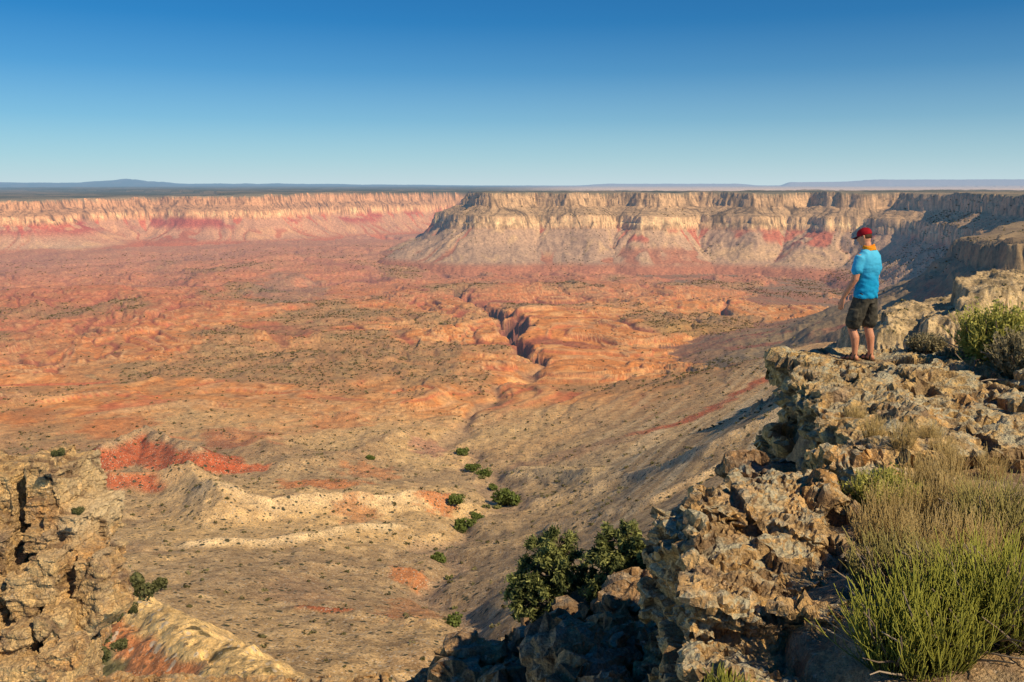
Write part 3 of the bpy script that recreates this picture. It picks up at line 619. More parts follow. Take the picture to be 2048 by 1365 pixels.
# --- the block at the very edge
A_ = [bx(.98, 2.1, 3.9, 5.5, -3.3, -1.98, (0, 3, -14)), bx(1.25, 2.0, 4.9, 5.85, -3.0, -1.93, (0, 3, -28)), bx(.78, 2.0, 3.3, 4.5, -3.7, -2.22, (-10, 2, -6)), bx(.62, 1.5, 3.2, 4.4, -4.4, -2.75, (-6, 0, -6)), bx(.95, 1.3, 4.7, 5.4, -2.7, -2.02, (0, 0, 10)), bx(.75, 1.8, 4.0, 5.6, -5.0, -3.0, (0, 0, -16)),
      bx(1.45, 2.3, 2.8, 4.2, -3.2, -2.25, (-8, 0, 0))]
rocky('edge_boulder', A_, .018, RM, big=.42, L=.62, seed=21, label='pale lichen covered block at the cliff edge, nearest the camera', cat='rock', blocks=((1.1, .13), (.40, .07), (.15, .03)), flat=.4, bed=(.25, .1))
log('near rocks')

# --- the shaded rocky slope under the edge
def slope_edge(y): return np.interp(y, [3, 6, 9, 13, 18, 24, 32], [-1.6, -1.15, -.75, -.05, .85, 2.4, 5])
def slope_z(x, y):
    xc = slope_edge(y); zc = np.interp(y, [3, 6, 9, 13, 18, 24, 32], [-3.9, -4.7, -5.55, -7.0, -9.4, -12.8, -18]); d = x-xc+fbm2(x/1.6, y/1.6, 3, 820)*.35
    z = zc-.95+np.where(d > 0, d*.40, d*2.6)
    n = fbm2(x/1.9+y*.2, y/1.9, 3, 823); z = z+terrace(n*.8, .35, .2)
    z = z+np.abs(fbm2(x/.55, y/.8, 3, 826))*.10+fbm2(x/.16, y/.16, 3, 829)*.035
    return np.maximum(z, -26)
na, nr = 620, 520
ga, gr = np.meshgrid(np.radians(np.linspace(-26, 26, na)), np.geomspace(3.4, 30, nr), indexing='ij')
gx, gy = gr*np.sin(ga), gr*np.cos(ga); gz = slope_z(gx, gy)
V = np.stack([gx, gy, gz], -1).reshape(-1, 3); ix = np.arange(na*nr).reshape(na, nr); qf = np.stack([ix[:-1, :-1], ix[:-1, 1:], ix[1:, 1:], ix[1:, :-1]], -1).reshape(-1, 4)
keep = gz.ravel()[qf].min(axis=1) > -25.5; u_, inv = np.unique(qf[keep], return_inverse=True)
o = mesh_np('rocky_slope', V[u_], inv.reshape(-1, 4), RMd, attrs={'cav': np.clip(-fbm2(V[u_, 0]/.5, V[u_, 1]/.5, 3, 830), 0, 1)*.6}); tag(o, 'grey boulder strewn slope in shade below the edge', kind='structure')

D = []
for (u, v, dep, s_) in ((1300, 1250, 7.6, .9), (1215, 1262, 8.6, .9), (1130, 1285, 9.2, .9), (1165, 1275, 10, 1.0), (1062, 1312, 8.8, .8), (1000, 1335, 8.3, .75), (945, 1362, 7.8, .65), (890, 1392, 7.2, .55), (1250, 1310, 6.6, .8), (1180, 1325, 7.4, .9), (1110, 1345, 7.6, .8), (1030, 1380, 7.4, .8), (1230, 1390, 5.8, .8), (1140, 1410, 6.2, .8), (1060, 1430, 6.6, .8), (960, 1430, 6.8, .8), (1260, 1210, 9.5, .9), (1330, 1200, 9, 1.1)):
    p = PD(u, v+22, dep); D.append(((p[0], p[1], p[2]-s_*.25), (s_*random.uniform(.8, 1.3), s_*random.uniform(1, 1.5), s_*random.uniform(.7, 1)), (random.uniform(-22, 22), random.uniform(5, 38), random.uniform(-50, 50))))
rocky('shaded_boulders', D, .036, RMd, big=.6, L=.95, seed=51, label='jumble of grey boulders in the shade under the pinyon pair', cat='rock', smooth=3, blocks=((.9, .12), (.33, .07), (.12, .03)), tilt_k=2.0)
# --- the pillar at the left
Pb = [buv(-160, 20, 935, 1045, 66, 7, (0, 3, 4)), buv(24, 62, 928, 1035, 65, 6, (0, -3, -6)), buv(65, 112, 905, 1040, 64.5, 6, (0, 2, 5)), buv(108, 158, 922, 1030, 64.8, 6, (0, -6, -8)), buv(-160, 42, 1052, 1150, 63, 7, (0, -2, 3)),
      buv(58, 128, 1046, 1090, 63.2, 6, (0, 3, 8)), buv(122, 200, 1010, 1092, 63.8, 6, (0, 6, -10)), buv(-160, 26, 1160, 1252, 61, 7, (0, 3, -3)), buv(34, 82, 1128, 1224, 61, 6, (0, -4, 6)), buv(90, 150, 1092, 1196, 61, 6, (0, 2, -7)), buv(154, 200, 1100, 1180, 61.8, 5, (0, 9, 12)),
      buv(-160, 30, 1262, 1420, 59.5, 7), buv(38, 92, 1236, 1332, 59.8, 6, (0, 4, -6)), buv(99, 150, 1208, 1316, 60, 6, (0, -3, 8)), buv(-160, 140, 1330, 1500, 58, 8, (-12, 0, 0)), buv(-160, 125, 950, 1400, 68.5, 6), buv(90, 175, 1040, 1330, 66.5, 5)]
for k in range(7):
    Pb.append(buv(150+k*4, 252+k*3, 1118+k*19, 1133+k*19, 62.5-k*.25, 3.2, (random.uniform(-8, 8), -44+random.uniform(-5, 5), -18+random.uniform(-6, 6))))
Pb = [((p[0]-1.05, p[1], p[2]-.75), (s_[0]*(.92 if i < 15 else 1), s_[1], s_[2]*(.93 if i < 15 else 1)), r_) for i, (p, s_, r_) in enumerate(Pb)]
rocky('rock_pillar', Pb, .11, RMp, big=.16, L=3.2, seed=34, label='tall tan cliff pillar split by dark cracks at the left edge', cat='rock', blocks=((.95, .09), (.33, .030), (.12, .010)), flat=1.1, bed=(.12, 0), smooth=3, tilt_k=1.6, bedding=.6)
rocky('fallen_boulder', [buv(62, 140, 1308, 1345, 50, 2.6, (0, -8, 12))], .07, RMp, big=.45, L=1.8, seed=37, label='rounded tan boulder lying at the foot of the left pillar', cat='rock', smooth=12)
Rb = [buv(u, u+w0, v+74, v+60+38, 30, 2.0, (random.uniform(-14, 14), random.uniform(-14, 14), random.uniform(0, 60))) for u, w0, v in ((120, 90, 1366), (190, 60, 1372), (240, 70, 1366), (300, 80, 1374), (370, 80, 1366), (440, 70, 1368), (500, 80, 1360), (570, 60, 1360), (620, 60, 1366), (660, 50, 1374))]
Rb += [buv(60, 740, 1465, 1650, 31, 4)]
rocky('rubble_ledge', Rb, .06, rock_mat('rubble', base=(.50, .36, .19), warm=(.60, .34, .12), sc=.45, orange=.9, lich=.35), big=.8, L=1.3, seed=41, label='crumbly orange rubble ledge along the bottom left edge', cat='rock', smooth=3)
log('pillar')
# ================================================================== PERSON
def loft(bm, rings, seg=14, caps=True):
    """rings: (centre, axis_x vector, axis_y vector) half axes"""
    prev = None; loops = []
    for c, ax, ay in rings:
        c = Vector(c); ax = Vector(ax); ay = Vector(ay)
        loops.append([bm.verts.new(c+ax*math.cos(2*math.pi*k/seg)+ay*math.sin(2*math.pi*k/seg)) for k in range(seg)])
    for a, b in zip(loops, loops[1:]):
        for k in range(seg): bm.faces.new((a[k], a[(k+1) % seg], b[(k+1) % seg], b[k]))
    if caps: bm.faces.new(loops[0][::-1]); bm.faces.new(loops[-1])
def tube(bm, pts, seg=12):
    """pts: (x,y,z,r[,ry]) tapering tube with rounded ends"""
    P = [Vector(p[:3]) for p in pts]; rings = []
    for i, p in enumerate(P):
        t = (P[min(i+1, len(P)-1)]-P[max(i-1, 0)]).normalized(); s = Vector((1, 0, 0)) if abs(t.x) < .8 else Vector((0, 1, 0))
        ax = (s-t*s.dot(t)).normalized(); ay = t.cross(ax); r = pts[i][3]; r2 = pts[i][4] if len(pts[i]) > 4 else r
        if i == 0: rings += [(p-t*r*.75, ax*r*.5, ay*r2*.5), (p-t*r*.4, ax*r*.85, ay*r2*.85)]
        rings.append((p, ax*r, ay*r2))
        if i == len(P)-1: rings += [(p+t*r*.4, ax*r*.85, ay*r2*.85), (p+t*r*.75, ax*r*.5, ay*r2*.5)]
    loft(bm, rings, seg)
def zloft(bm, rs, seg=24):
    loft(bm, [((x, y, z), (a, 0, 0), (0, b, 0)) for x, y, z, a, b in rs], seg)
def fused(name, build, voxel, mat, parent, smooth=4, wrinkle=None):
    bm = bmesh.new(); build(bm); bmesh.ops.recalc_face_normals(bm, faces=bm.faces); me = bpy.data.meshes.new('t'); bm.to_mesh(me); bm.free()
    V, F = eval_remesh(me, voxel, smooth)
    if wrinkle: V = V+normals(V, F)*wrinkle(V)[:, None]
    return mesh_np(name, V, F, mat, parent)
def cloth_mat(name, c1, c2=None, rough=.85, fade=None):
    m, nt, b = newmat(name, rough, .15); n = nd(nt, 'ShaderNodeTexNoise', _Scale=14, _Detail=4); tc = nd(nt, 'ShaderNodeTexCoord'); nt.links.new(tc.outputs['Object'], n.inputs['Vector'])
    c = mix(nt, ramp(nt, [(.4, 0), (.62, 1)], n.outputs['Fac']), c1, c2 or tuple(k*.8 for k in c1))
    if fade:
        sp = nd(nt, 'ShaderNodeSeparateXYZ'); nt.links.new(tc.outputs['Object'], sp.inputs[0]); c = mix(nt, ramp(nt, [(fade[0], 0), (fade[1], 1)], math_n(nt, 'MULTIPLY', sp.outputs[2], .5)), c, fade[2])
    w = nd(nt, 'ShaderNodeTexNoise', _Scale=500); nt.links.new(tc.outputs['Object'], w.inputs['Vector']); bp = nd(nt, 'ShaderNodeBump', _Strength=.3, _Distance=.002); nt.links.new(w.outputs[0], bp.inputs['Height']); nt.links.new(bp.outputs[0], b.inputs['Normal'])
    nt.links.new(c, b.inputs['Base Color']); return m
mp_, ntp, bp_ = newmat('skin', .55, .3); tcn = nd(ntp, 'ShaderNodeTexNoise', _Scale=18, _Detail=3)
ntp.links.new(mix(ntp, ramp(ntp, [(.4, 0), (.65, 1)], tcn.outputs[0]), (.62, .30, .18), (.54, .235, .13)), bp_.inputs['Base Color']); bp_.inputs['Subsurface Weight'].default_value = .08; bp_.inputs['Subsurface Radius'].default_value = (.01, .004, .002)
man = empty('person', MAN, math.radians(40))
tag(man, 'man seen from behind in bright blue shirt, dark shorts and red cap', 'person')
# local frame: +y the way he faces, -x his left, z up from the soles
LA = [(-.190, .01, 1.42, .052), (-.212, .02, 1.31, .054), (-.235, .03, 1.13, .044), (-.240, .065, 1.07, .042), (-.238, .14, .95, .035), (-.235, .185, .86, .026)]
RA = [(.190, .0, 1.42, .052), (.215, -.01, 1.31, .054), (.243, -.005, 1.13, .044), (.25, .03, 1.06, .042), (.25, .08, .94, .035), (.245, .12, .85, .026)]
def hand(bm, w, sx):
    x, y, z = w
    loft(bm, [((x, y, z+.01), (.018, 0, 0), (0, .026, 0)), ((x, y+.010, z-.03), (.017, 0, 0), (0, .038, 0)), ((x-sx*.002, y+.022, z-.085), (.014, 0, 0), (0, .042, 0)), ((x-sx*.003, y+.026, z-.10), (.010, 0, 0), (0, .038, 0))], 12)
    for k, (o, l) in enumerate(((.030, .070), (.010, .080), (-.010, .075), (-.029, .058))):
        b = Vector((x-sx*.003, y+.026+o, z-.095)); d1 = Vector((-sx*.10, .10+o*2, -1)).normalized(); d2 = Vector((-sx*.45, .22, -1)).normalized(); d3 = Vector((-sx*.8, .28, -1)).normalized()
        p1 = b+d1*l*.42; p2 = p1+d2*l*.33; p3 = p2+d3*l*.25
        tube(bm, [(*b, .0095), (*p1, .0088), (*p2, .008), (*p3, .0065)], 8)
    t0 = Vector((x-sx*.006, y+.035, z-.035)); t1 = t0+Vector((-sx*.012, .032, -.025)); t2 = t1+Vector((-sx*.010, .012, -.030)); tube(bm, [(*t0, .013), (*t1, .011), (*t2, .008)], 8)
def body(bm):
    zloft(bm, [(0, 0, .84, .140, .100), (0, 0, .95, .150, .100), (0, -.01, 1.08, .150, .10), (0, -.015, 1.22, .165, .105), (0, -.02, 1.34, .17, .105), (0, -.02, 1.42, .15, .085), (0, -.01, 1.475, .09, .07), (0, .0, 1.52, .058, .062)])
    tube(bm, [(-.05, -.015, 1.455, .055), (-.18, .0, 1.415, .048)]); tube(bm, [(.05, -.015, 1.455, .055), (.18, .0, 1.415, .048)])
    tube(bm, [(0, -.01, 1.47, .06), (0, .02, 1.56, .056), (0, .035, 1.60, .055)])
    # head, bent forward to look down
    H = Matrix.Translation((0, .035, 1.60)) @ Matrix.Rotation(math.radians(-20), 4, 'X') @ Matrix.Rotation(math.radians(12), 4, 'Z') @ Matrix.Scale(.92, 4)
    def hv(x, y, z): return tuple(H @ Vector((x, y, z)))
    for rs in [[(0, .008, -.005, .048, .062), (0, .012, .03, .062, .080), (0, .008, .07, .070, .092), (0, .0, .11, .075, .098), (0, -.004, .15, .074, .096), (0, -.006, .185, .058, .078), (0, -.006, .207, .030, .044)]]:
        loft(bm, [(hv(x, y, z), H.to_3x3() @ Vector((a, 0, 0)), H.to_3x3() @ Vector((0, b, 0))) for x, y, z, a, b in rs], 20)
    tube(bm, [(*hv(0, .090, .108), .012), (*hv(0, .112, .078), .015), (*hv(0, .100, .068), .013)], 8)          # nose
    tube(bm, [(*hv(-.03, .088, .118), .009), (*hv(.03, .088, .118), .009)], 8)                                # brow
    tube(bm, [(*hv(-.02, .090, .040), .007), (*hv(.02, .090, .040), .007)], 8); tube(bm, [(*hv(-.016, .088, .030), .008), (*hv(.016, .088, .030), .008)], 8)   # lips
    tube(bm, [(*hv(-.015, .070, .008), .022), (*hv(.015, .070, .008), .022)], 8)                              # chin
    for s in (-1, 1): loft(bm, [(hv(s*.068, -.004, .085), H.to_3x3() @ Vector((0, .010, 0)), H.to_3x3() @ Vector((0, 0, .020))), (hv(s*.080, -.010, .088), H.to_3x3() @ Vector((0, .016, 0)), H.to_3x3() @ Vector((0, 0, .030))), (hv(s*.088, -.014, .090), H.to_3x3() @ Vector((0, .012, 0)), H.to_3x3() @ Vector((0, 0, .024)))], 10)
    tube(bm, LA); tube(bm, RA); hand(bm, LA[-1][:3], -1); hand(bm, RA[-1][:3], 1)
    # right leg carries the weight, left leg stepped forward with a bent knee
    tube(bm, [(.075, -.01, .84, .078), (.095, -.015, .68, .078), (.10, -.01, .50, .060), (.10, -.02, .44, .056), (.10, -.055, .32, .058), (.10, -.07, .20, .045), (.10, -.075, .10, .036), (.10, -.075, .05, .038)], 14)
    tube(bm, [(-.075, .0, .84, .078), (-.10, .05, .68, .078), (-.105, .10, .50, .060), (-.105, .105, .44, .056), (-.105, .05, .32, .058), (-.105, .04, .20, .044), (-.105, .04, .10, .035), (-.105, .04, .05, .038)], 14)
    for x, y, a in ((.10, -.075, 6), (-.105, .04, 0)):
        tube(bm, [(x, y-.03, .045, .034), (x, y+.04, .05, .040, .034), (x+.003, y+.11, .036, .044, .024), (x+.004, y+.165, .026, .040, .018)], 12)
fused('body', body, .0055, mp_, man, 3); bd = man.children[0]
Hm = Matrix.Translation((0, .035, 1.60)) @ Matrix.Rotation(math.radians(-20), 4, 'X') @ Matrix.Rotation(math.radians(12), 4, 'Z') @ Matrix.Scale(.92, 4)
M_shirt = cloth_mat('shirt_cloth', (.010, .33, .62), (.008, .27, .54), fade=(.55, .76, (.10, .52, .78)))
def shirt(bm):
    zloft(bm, [(0, -.005, .865, .180, .136), (0, -.005, .89, .190, .145), (0, -.01, 1.0, .184, .136), (0, -.015, 1.12, .178, .126), (0, -.02, 1.24, .196, .134), (0, -.02, 1.34, .204, .136), (0, -.02, 1.42, .185, .124), (0, -.014, 1.47, .145, .105), (0, -.006, 1.505, .098, .088), (0, 0, 1.53, .075, .075)])
    for A_s in (LA, RA):
        (x0, y0, z0, _), (x1, y1, z1, _), (x2, y2, z2, _) = A_s[:3]; s = 1 if x0 > 0 else -1
        tube(bm, [(s*.07, -.015, 1.445, .082), (s*.13, -.01, 1.435, .080), (x0, y0, z0-.01, .074), (x1+s*.002, y1, z1, .070), ((x1+x2)/2+s*.004, (y1+y2)/2, (z1+z2)/2+.02, .072)], 16)
sh = fused('shirt', shirt, .009, M_shirt, man, 5, lambda V: fbm3(V*np.array([9, 9, 16]), 3, 5)*.006+(np.abs(pn3(V*np.array([4, 4, 13])+np.array([[0, 0, 1]])*V[:, :1]*9+4, 8))-.3)*-.020*sst(1.35, 1.05, V[:, 2]))
M_short = cloth_mat('shorts_cloth', (.085, .078, .060), (.040, .038, .030))
def shorts(bm):
    zloft(bm, [(0, -.005, .80, .150, .125), (0, -.005, .86, .178, .135), (0, -.005, .93, .178, .130), (0, -.005, .97, .172, .124)])
    tube(bm, [(.080, -.01, .84, .098, .118), (.105, -.012, .68, .104, .116), (.108, -.012, .56, .100, .110), (.110, -.012, .515, .101, .110)], 18)
    tube(bm, [(-.080, .0, .84, .098, .118), (-.110, .045, .68, .102, .116), (-.110, .075, .56, .098, .110), (-.111, .082, .515, .099, .110)], 18)
    for s, y in ((1, -.01), (-1, .04)): loft(bm, [((s*.205, y, .72), (.022, 0, 0), (0, .07, 0)), ((s*.212, y, .62), (.026, 0, 0), (0, .075, 0)), ((s*.21, y+.01, .56), (.022, 0, 0), (0, .07, 0))], 10)
st_ = fused('shorts', shorts, .009, M_short, man, 4, lambda V: fbm3(V*np.array([12, 12, 9]), 3, 15)*.010)
M_cap = cloth_mat('cap_cloth', (.36, .010, .020), (.24, .006, .014))
def capb(bm):
    def hv(x, y, z): return Hm @ Vector((x, y, z))
    R3 = Hm.to_3x3()
    loft(bm, [(hv(0, y, z), R3 @ Vector((a, 0, 0)), R3 @ Vector((0, b, 0))) for y, z, a, b in ((-.004, .112, .083, .106), (-.004, .135, .086, .109), (-.006, .165, .084, .105), (-.007, .195, .072, .090), (-.008, .217, .050, .062), (-.008, .228, .020, .026))], 24)
    tube(bm, [(*hv(0, -.008, .226), .008), (*hv(0, -.008, .232), .007)], 8)
def bill(bm):
    def hv(x, y, z): return Hm @ Vector((x, y, z))
    top = []; bot = []; n = 14
    for k in range(n+1):
        a = math.pi*k/n; cx = math.cos(a); sy = math.sin(a)
        for lst, dz in ((top, .006), (bot, 0)): lst.append((bm.verts.new(hv(cx*.078, .055+sy*.035, .128+dz-.010*cx*cx)), bm.verts.new(hv(cx*.076, .070+sy*.112, .118+dz-.016*cx*cx))))
    for k in range(n):
        bm.faces.new((top[k][0], top[k][1], top[k+1][1], top[k+1][0])); bm.faces.new((bot[k+1][0], bot[k+1][1], bot[k][1], bot[k][0])); bm.faces.new((top[k][1], bot[k][1], bot[k+1][1], top[k+1][1])); bm.faces.new((top[k][0], top[k+1][0], bot[k+1][0], bot[k][0]))
    bm.faces.new((top[0][0], bot[0][0], bot[0][1], top[0][1])); bm.faces.new((top[n][0], top[n][1], bot[n][1], bot[n][0]))
cp = fused('cap', capb, .006, M_cap, man, 3)
bm = bmesh.new(); bill(bm); bmesh.ops.recalc_face_normals(bm, faces=bm.faces); me = bpy.data.meshes.new('bill'); bm.to_mesh(me); bm.free(); me.materials.append(cloth_mat('bill_cloth', (.09, .012, .02))); bl = bpy.data.objects.new('bill', me); COL.objects.link(bl); bl.parent = cp
def kerchief(bm):
    n = 22
    for dz, rr, t in ((0, .078, .019), (.022, .072, .017), (.042, .066, .014), (-.016, .086, .014)):
        P = [(math.cos(2*math.pi*k/n)*rr, -.002+math.sin(2*math.pi*k/n)*rr*.98, 1.520+dz+.010*math.sin(4*math.pi*k/n+dz*90)-.012*math.sin(2*math.pi*k/n), t) for k in range(n+1)]
        tube(bm, P, 8)
    tube(bm, [(-.02, .07, 1.50, .018), (-.01, .10, 1.46, .014), (0, .11, 1.42, .006)], 8)
fused('neckerchief', kerchief, .005, cloth_mat('kerchief_cloth', (.85, .32, .02), (.75, .24, .015)), man, 2)
M_hair = cloth_mat('hair', (.10, .055, .03), (.05, .03, .018))
def hair(bm):
    R3 = Hm.to_3x3(); loft(bm, [(Hm @ Vector((0, y, z)), R3 @ Vector((a, 0, 0)), R3 @ Vector((0, b, 0))) for y, z, a, b in ((-.030, .055, .060, .066), (-.020, .08, .073, .080), (-.010, .11, .079, .094), (-.008, .13, .080, .098))], 20)
fused('hair', hair, .007, M_hair, man, 2)
M_eye = cloth_mat('eye', (.6, .58, .55), (.5, .5, .5), .2)
for s in (-1, 1):
    bm = bmesh.new(); bmesh.ops.create_icosphere(bm, subdivisions=2, radius=.0115, matrix=Hm @ Matrix.Translation((s*.030, .082, .100))); me = bpy.data.meshes.new('eye'); bm.to_mesh(me); bm.free(); me.materials.append(M_eye); e_ = bpy.data.objects.new('eye', me); COL.objects.link(e_); e_.parent = man
M_sole = cloth_mat('sandal', (.16, .09, .055), (.10, .06, .04))
for (x, y) in ((.10, -.075), (-.105, .04)):
    sd_ = empty('sandal', (0, 0, 0)); sd_.parent = man
    def sole(bm): loft(bm, [((x, y-.075, .012), (.02, 0, 0), (0, 0, .011)), ((x, y-.06, .012), (.036, 0, 0), (0, 0, .013)), ((x, y+.02, .012), (.040, 0, 0), (0, 0, .013)), ((x, y+.11, .012), (.052, 0, 0), (0, 0, .013)), ((x, y+.175, .012), (.044, 0, 0), (0, 0, .012)), ((x, y+.20, .012), (.02, 0, 0), (0, 0, .010))], 14)
    o = fused('sole', sole, .006, M_sole, sd_, 1)
    def strap(bm):
        for yy, zz, w_ in ((.11, .055, .047), (.045, .082, .045), (-.02, .10, .044)): tube(bm, [(x+math.cos(math.pi*k/8)*w_, y+yy, .015+math.sin(math.pi*k/8)*zz, .007, .012) for k in range(9)], 6)
    fused('strap', strap, .005, M_short, sd_, 1)
# rest the man on the ledge
def surf_z(o, px, py):
    h, loc, n, i = o.ray_cast(Vector((px, py, 5))-o.location, Vector((0, 0, -1))); return (loc+o.location).z if h else -9
bpy.context.view_layer.update()
fz = []
for (x, y) in ((.10, -.07), (-.105, .04), (.10, .06), (-.105, .16)):
    p = man.matrix_world @ Vector((x, y, 0)); fz.append(max(surf_z(ledge, p.x, p.y), float(rim_z([p.x], [p.y])[0])))
man.location.z = MAN[2]; man.scale = (.975, .975, .965)
log('person %s' % fz)
# ================================================================== PLANTS
def leaf_mat(name, a, b_, trans=.25):
    m, nt, b = newmat(name, .7, .2); at = nd(nt, 'ShaderNodeAttribute', attribute_name='v')
    c = mix(nt, at.outputs['Fac'], a, b_); nt.links.new(c, b.inputs['Base Color'])
    if trans:
        t = nd(nt, 'ShaderNodeBsdfTranslucent'); nt.links.new(c, t.inputs[0]); ms = nd(nt, 'ShaderNodeMixShader'); ms.inputs[0].default_value = trans
        nt.links.new(b.outputs[0], ms.inputs[1]); nt.links.new(t.outputs[0], ms.inputs[2]); nt.links.new(ms.outputs[0], nt.nodes['Material Output'].inputs[0])
    return m
class Tubes:
    def __init__(s): s.V = []; s.F = []; s.A = []; s.n = 0
    def add(s, P, R, val, k=3):
        P = np.asarray(P, float); m = len(P); T = np.gradient(P, axis=0); T /= np.linalg.norm(T, axis=1)[:, None]+1e-9
        ref = np.array([1., 0, 0]) if abs(T[0, 0]) < .8 else np.array([0, 1., 0]); A = np.cross(T, ref); A /= np.linalg.norm(A, axis=1)[:, None]; B_ = np.cross(T, A)
        an = np.arange(k)*2*np.pi/k; R = np.broadcast_to(R, (m,))
        s.V.append((P[:, None]+(A[:, None]*np.cos(an)[None, :, None]+B_[:, None]*np.sin(an)[None, :, None])*R[:, None, None]).reshape(-1, 3))
        i = np.arange(m-1)[:, None]*k; j = np.arange(k)[None]; j2 = (j+1) % k
        s.F.append(np.stack([i+j, i+j2, i+k+j2, i+k+j], -1).reshape(-1, 4)+s.n); s.A.append(np.broadcast_to(np.asarray(val, float), (m,)).repeat(k)); s.n += m*k
    def quad(s, c, u, v, val):
        s.V.append(np.array([c-u-v, c+u-v, c+u+v, c-u+v])); s.F.append(np.arange(4)[None]+s.n); s.A.append(np.full(4, val)); s.n += 4
    def quads(s, C_, U, V_, val):
        n = len(C_); s.V.append(np.stack([C_-U-V_, C_+U-V_, C_+U+V_, C_-U+V_], 1).reshape(-1, 3)); s.F.append(np.arange(4*n).reshape(n, 4)+s.n); s.A.append(np.repeat(val, 4)); s.n += 4*n
    def build(s, name, mat, parent=None): return mesh_np(name, np.vstack(s.V), np.vstack(s.F), mat, parent, attrs={'v': np.concatenate(s.A)})
GR = leaf_mat('ephedra_green', (.07, .09, .02), (.52, .52, .09), .25); WD = leaf_mat('dry_wood', (.16, .12, .085), (.36, .29, .21), 0); ST = leaf_mat('straw', (.38, .28, .11), (.80, .62, .28), .3)
OL = leaf_mat('olive_shrub', (.12, .115, .045), (.50, .43, .15), .2); YG = leaf_mat('yellow_green_shrub', (.20, .23, .05), (.55, .52, .13), .2); GY = leaf_mat('grey_brush', (.16, .14, .08), (.42, .36, .20), .2)
def jitter(v, a): v = v+RNG.randn(3)*a; return v/np.linalg.norm(v)
def stem_bush(name, base, rad, height, n, mat, label, cat, group=None, thick=.0022, spread=.55, branch=3, wood=26, curl=.17, sub_len=.4, leaf=0):
    t = empty(name, tuple(base)); tag(t, label, cat, group); G = Tubes(); W_ = Tubes()
    for k in range(wood):
        a = RNG.rand()*6.283; d = jitter(np.array([math.cos(a)*spread*1.3, math.sin(a)*spread*1.3, .55]), .25); p = np.array([math.cos(a), math.sin(a), 0])*RNG.rand()*rad*.25; P = [p]
        for q_ in range(5): d = jitter(d, .22); p = p+d*height*.16; P.append(p)
        W_.add(P, np.linspace(thick*2.6, thick*.9, 6), RNG.rand(), 4)
    for k in range(n):
        a = RNG.rand()*6.283; rr = math.sqrt(RNG.rand()); out = np.array([math.cos(a), math.sin(a), 0])
        lean = rr*spread; d = jitter(np.array([out[0]*lean, out[1]*lean, 1.0]), .12); L = height*(1-.35*rr*rr)*RNG.uniform(.62, 1.05)
        p = out*rr*rad*.45; P = [p]; m = 6
        for q_ in range(m):
            d = jitter(d+np.array([0, 0, .10]), curl); p = p+d*L/m; P.append(p)
        P = np.array(P); hv_ = np.linspace(.05, 1, m+1)*RNG.uniform(.6, 1); G.add(P, np.linspace(thick*1.15, thick*.55, m+1), hv_)
        for b_ in range(branch):
            i = RNG.randint(1, m-1); d2 = jitter(np.array([0, 0, 1.])+.55*out*RNG.rand(), .28); l2 = L*sub_len*RNG.uniform(.5, 1); q0 = P[i]; Q = [q0]
            for q_ in range(4): d2 = jitter(d2+np.array([0, 0, .15]), curl*.7); q0 = q0+d2*l2/4; Q.append(q0)
            G.add(Q, np.linspace(thick*.9, thick*.45, 5), np.linspace(hv_[i], min(1, hv_[i]+.45), 5))
            if leaf:
                Qa = np.array(Q); c = Qa[RNG.randint(1, 5, leaf)]+RNG.randn(leaf, 3)*.012; u = RNG.randn(leaf, 3); u /= np.linalg.norm(u, axis=1)[:, None]; v = np.cross(u, RNG.randn(leaf, 3)); v /= np.linalg.norm(v, axis=1)[:, None]
                G.quads(c, u*thick*2.8, v*thick*1.6, RNG.uniform(.3, 1, leaf))
    G.build('stems', mat, t); 
    if wood: W_.build('woody_branches', WD, t)
    return t
def onrim(u, v, extra=0):
    """where the line of sight of a photo spot meets the rim"""
    d = ray(u, v); ts = np.linspace(2.2, 14, 500); p = d[None]*ts[:, None]; z = rim_z(p[:, 0], p[:, 1], False); k = np.argmax(p[:, 2] < z); q_ = p[k]; zl = max(surf_z(ledge, q_[0], q_[1]), z[k]); return np.array([q_[0], q_[1], zl-.02+extra])
stem_bush('ephedra_bush', onrim(1830, 1335), .42, .50, 330, GR, 'bright green broom-like bush of upright stems in the bottom right foreground', 'bush', thick=.0030, spread=.42, branch=4)
stem_bush('ephedra_bush', onrim(1990, 1270), .40, .50, 260, GR, 'green broom-like bush right of the brightest one, at the right edge', 'bush', thick=.0028, spread=.5, branch=4, wood=50)
stem_bush('ephedra_bush', onrim(2010, 1090), .45, .46, 240, OL, 'olive bush of upright stems beside the ledge at the right edge', 'bush', thick=.0030, spread=.5, branch=4, wood=30)
stem_bush('dry_shrub', onrim(1790, 1170), .42, .32, 200, OL, 'olive brown shrub behind the brightest green bush', 'shrub', thick=.0028, spread=.5, branch=3, wood=40)
stem_bush('dry_shrub', onrim(1690, 1045), .38, .30, 200, YG, 'yellow green shrub between the near block and the broad ledge', 'shrub', thick=.0030, spread=.7, branch=4, wood=20, leaf=5)
stem_bush('dry_shrub', onrim(1770, 1010), .35, .28, 160, YG, 'low yellow green shrub at the foot of the broad ledge', 'shrub', thick=.0030, spread=.6, branch=4, wood=16, leaf=4)
stem_bush('dry_shrub', onrim(1900, 1180), .40, .30, 170, OL, 'dull olive shrub between straw grass and green bushes', 'shrub', thick=.0028, spread=.5, branch=3, wood=40)
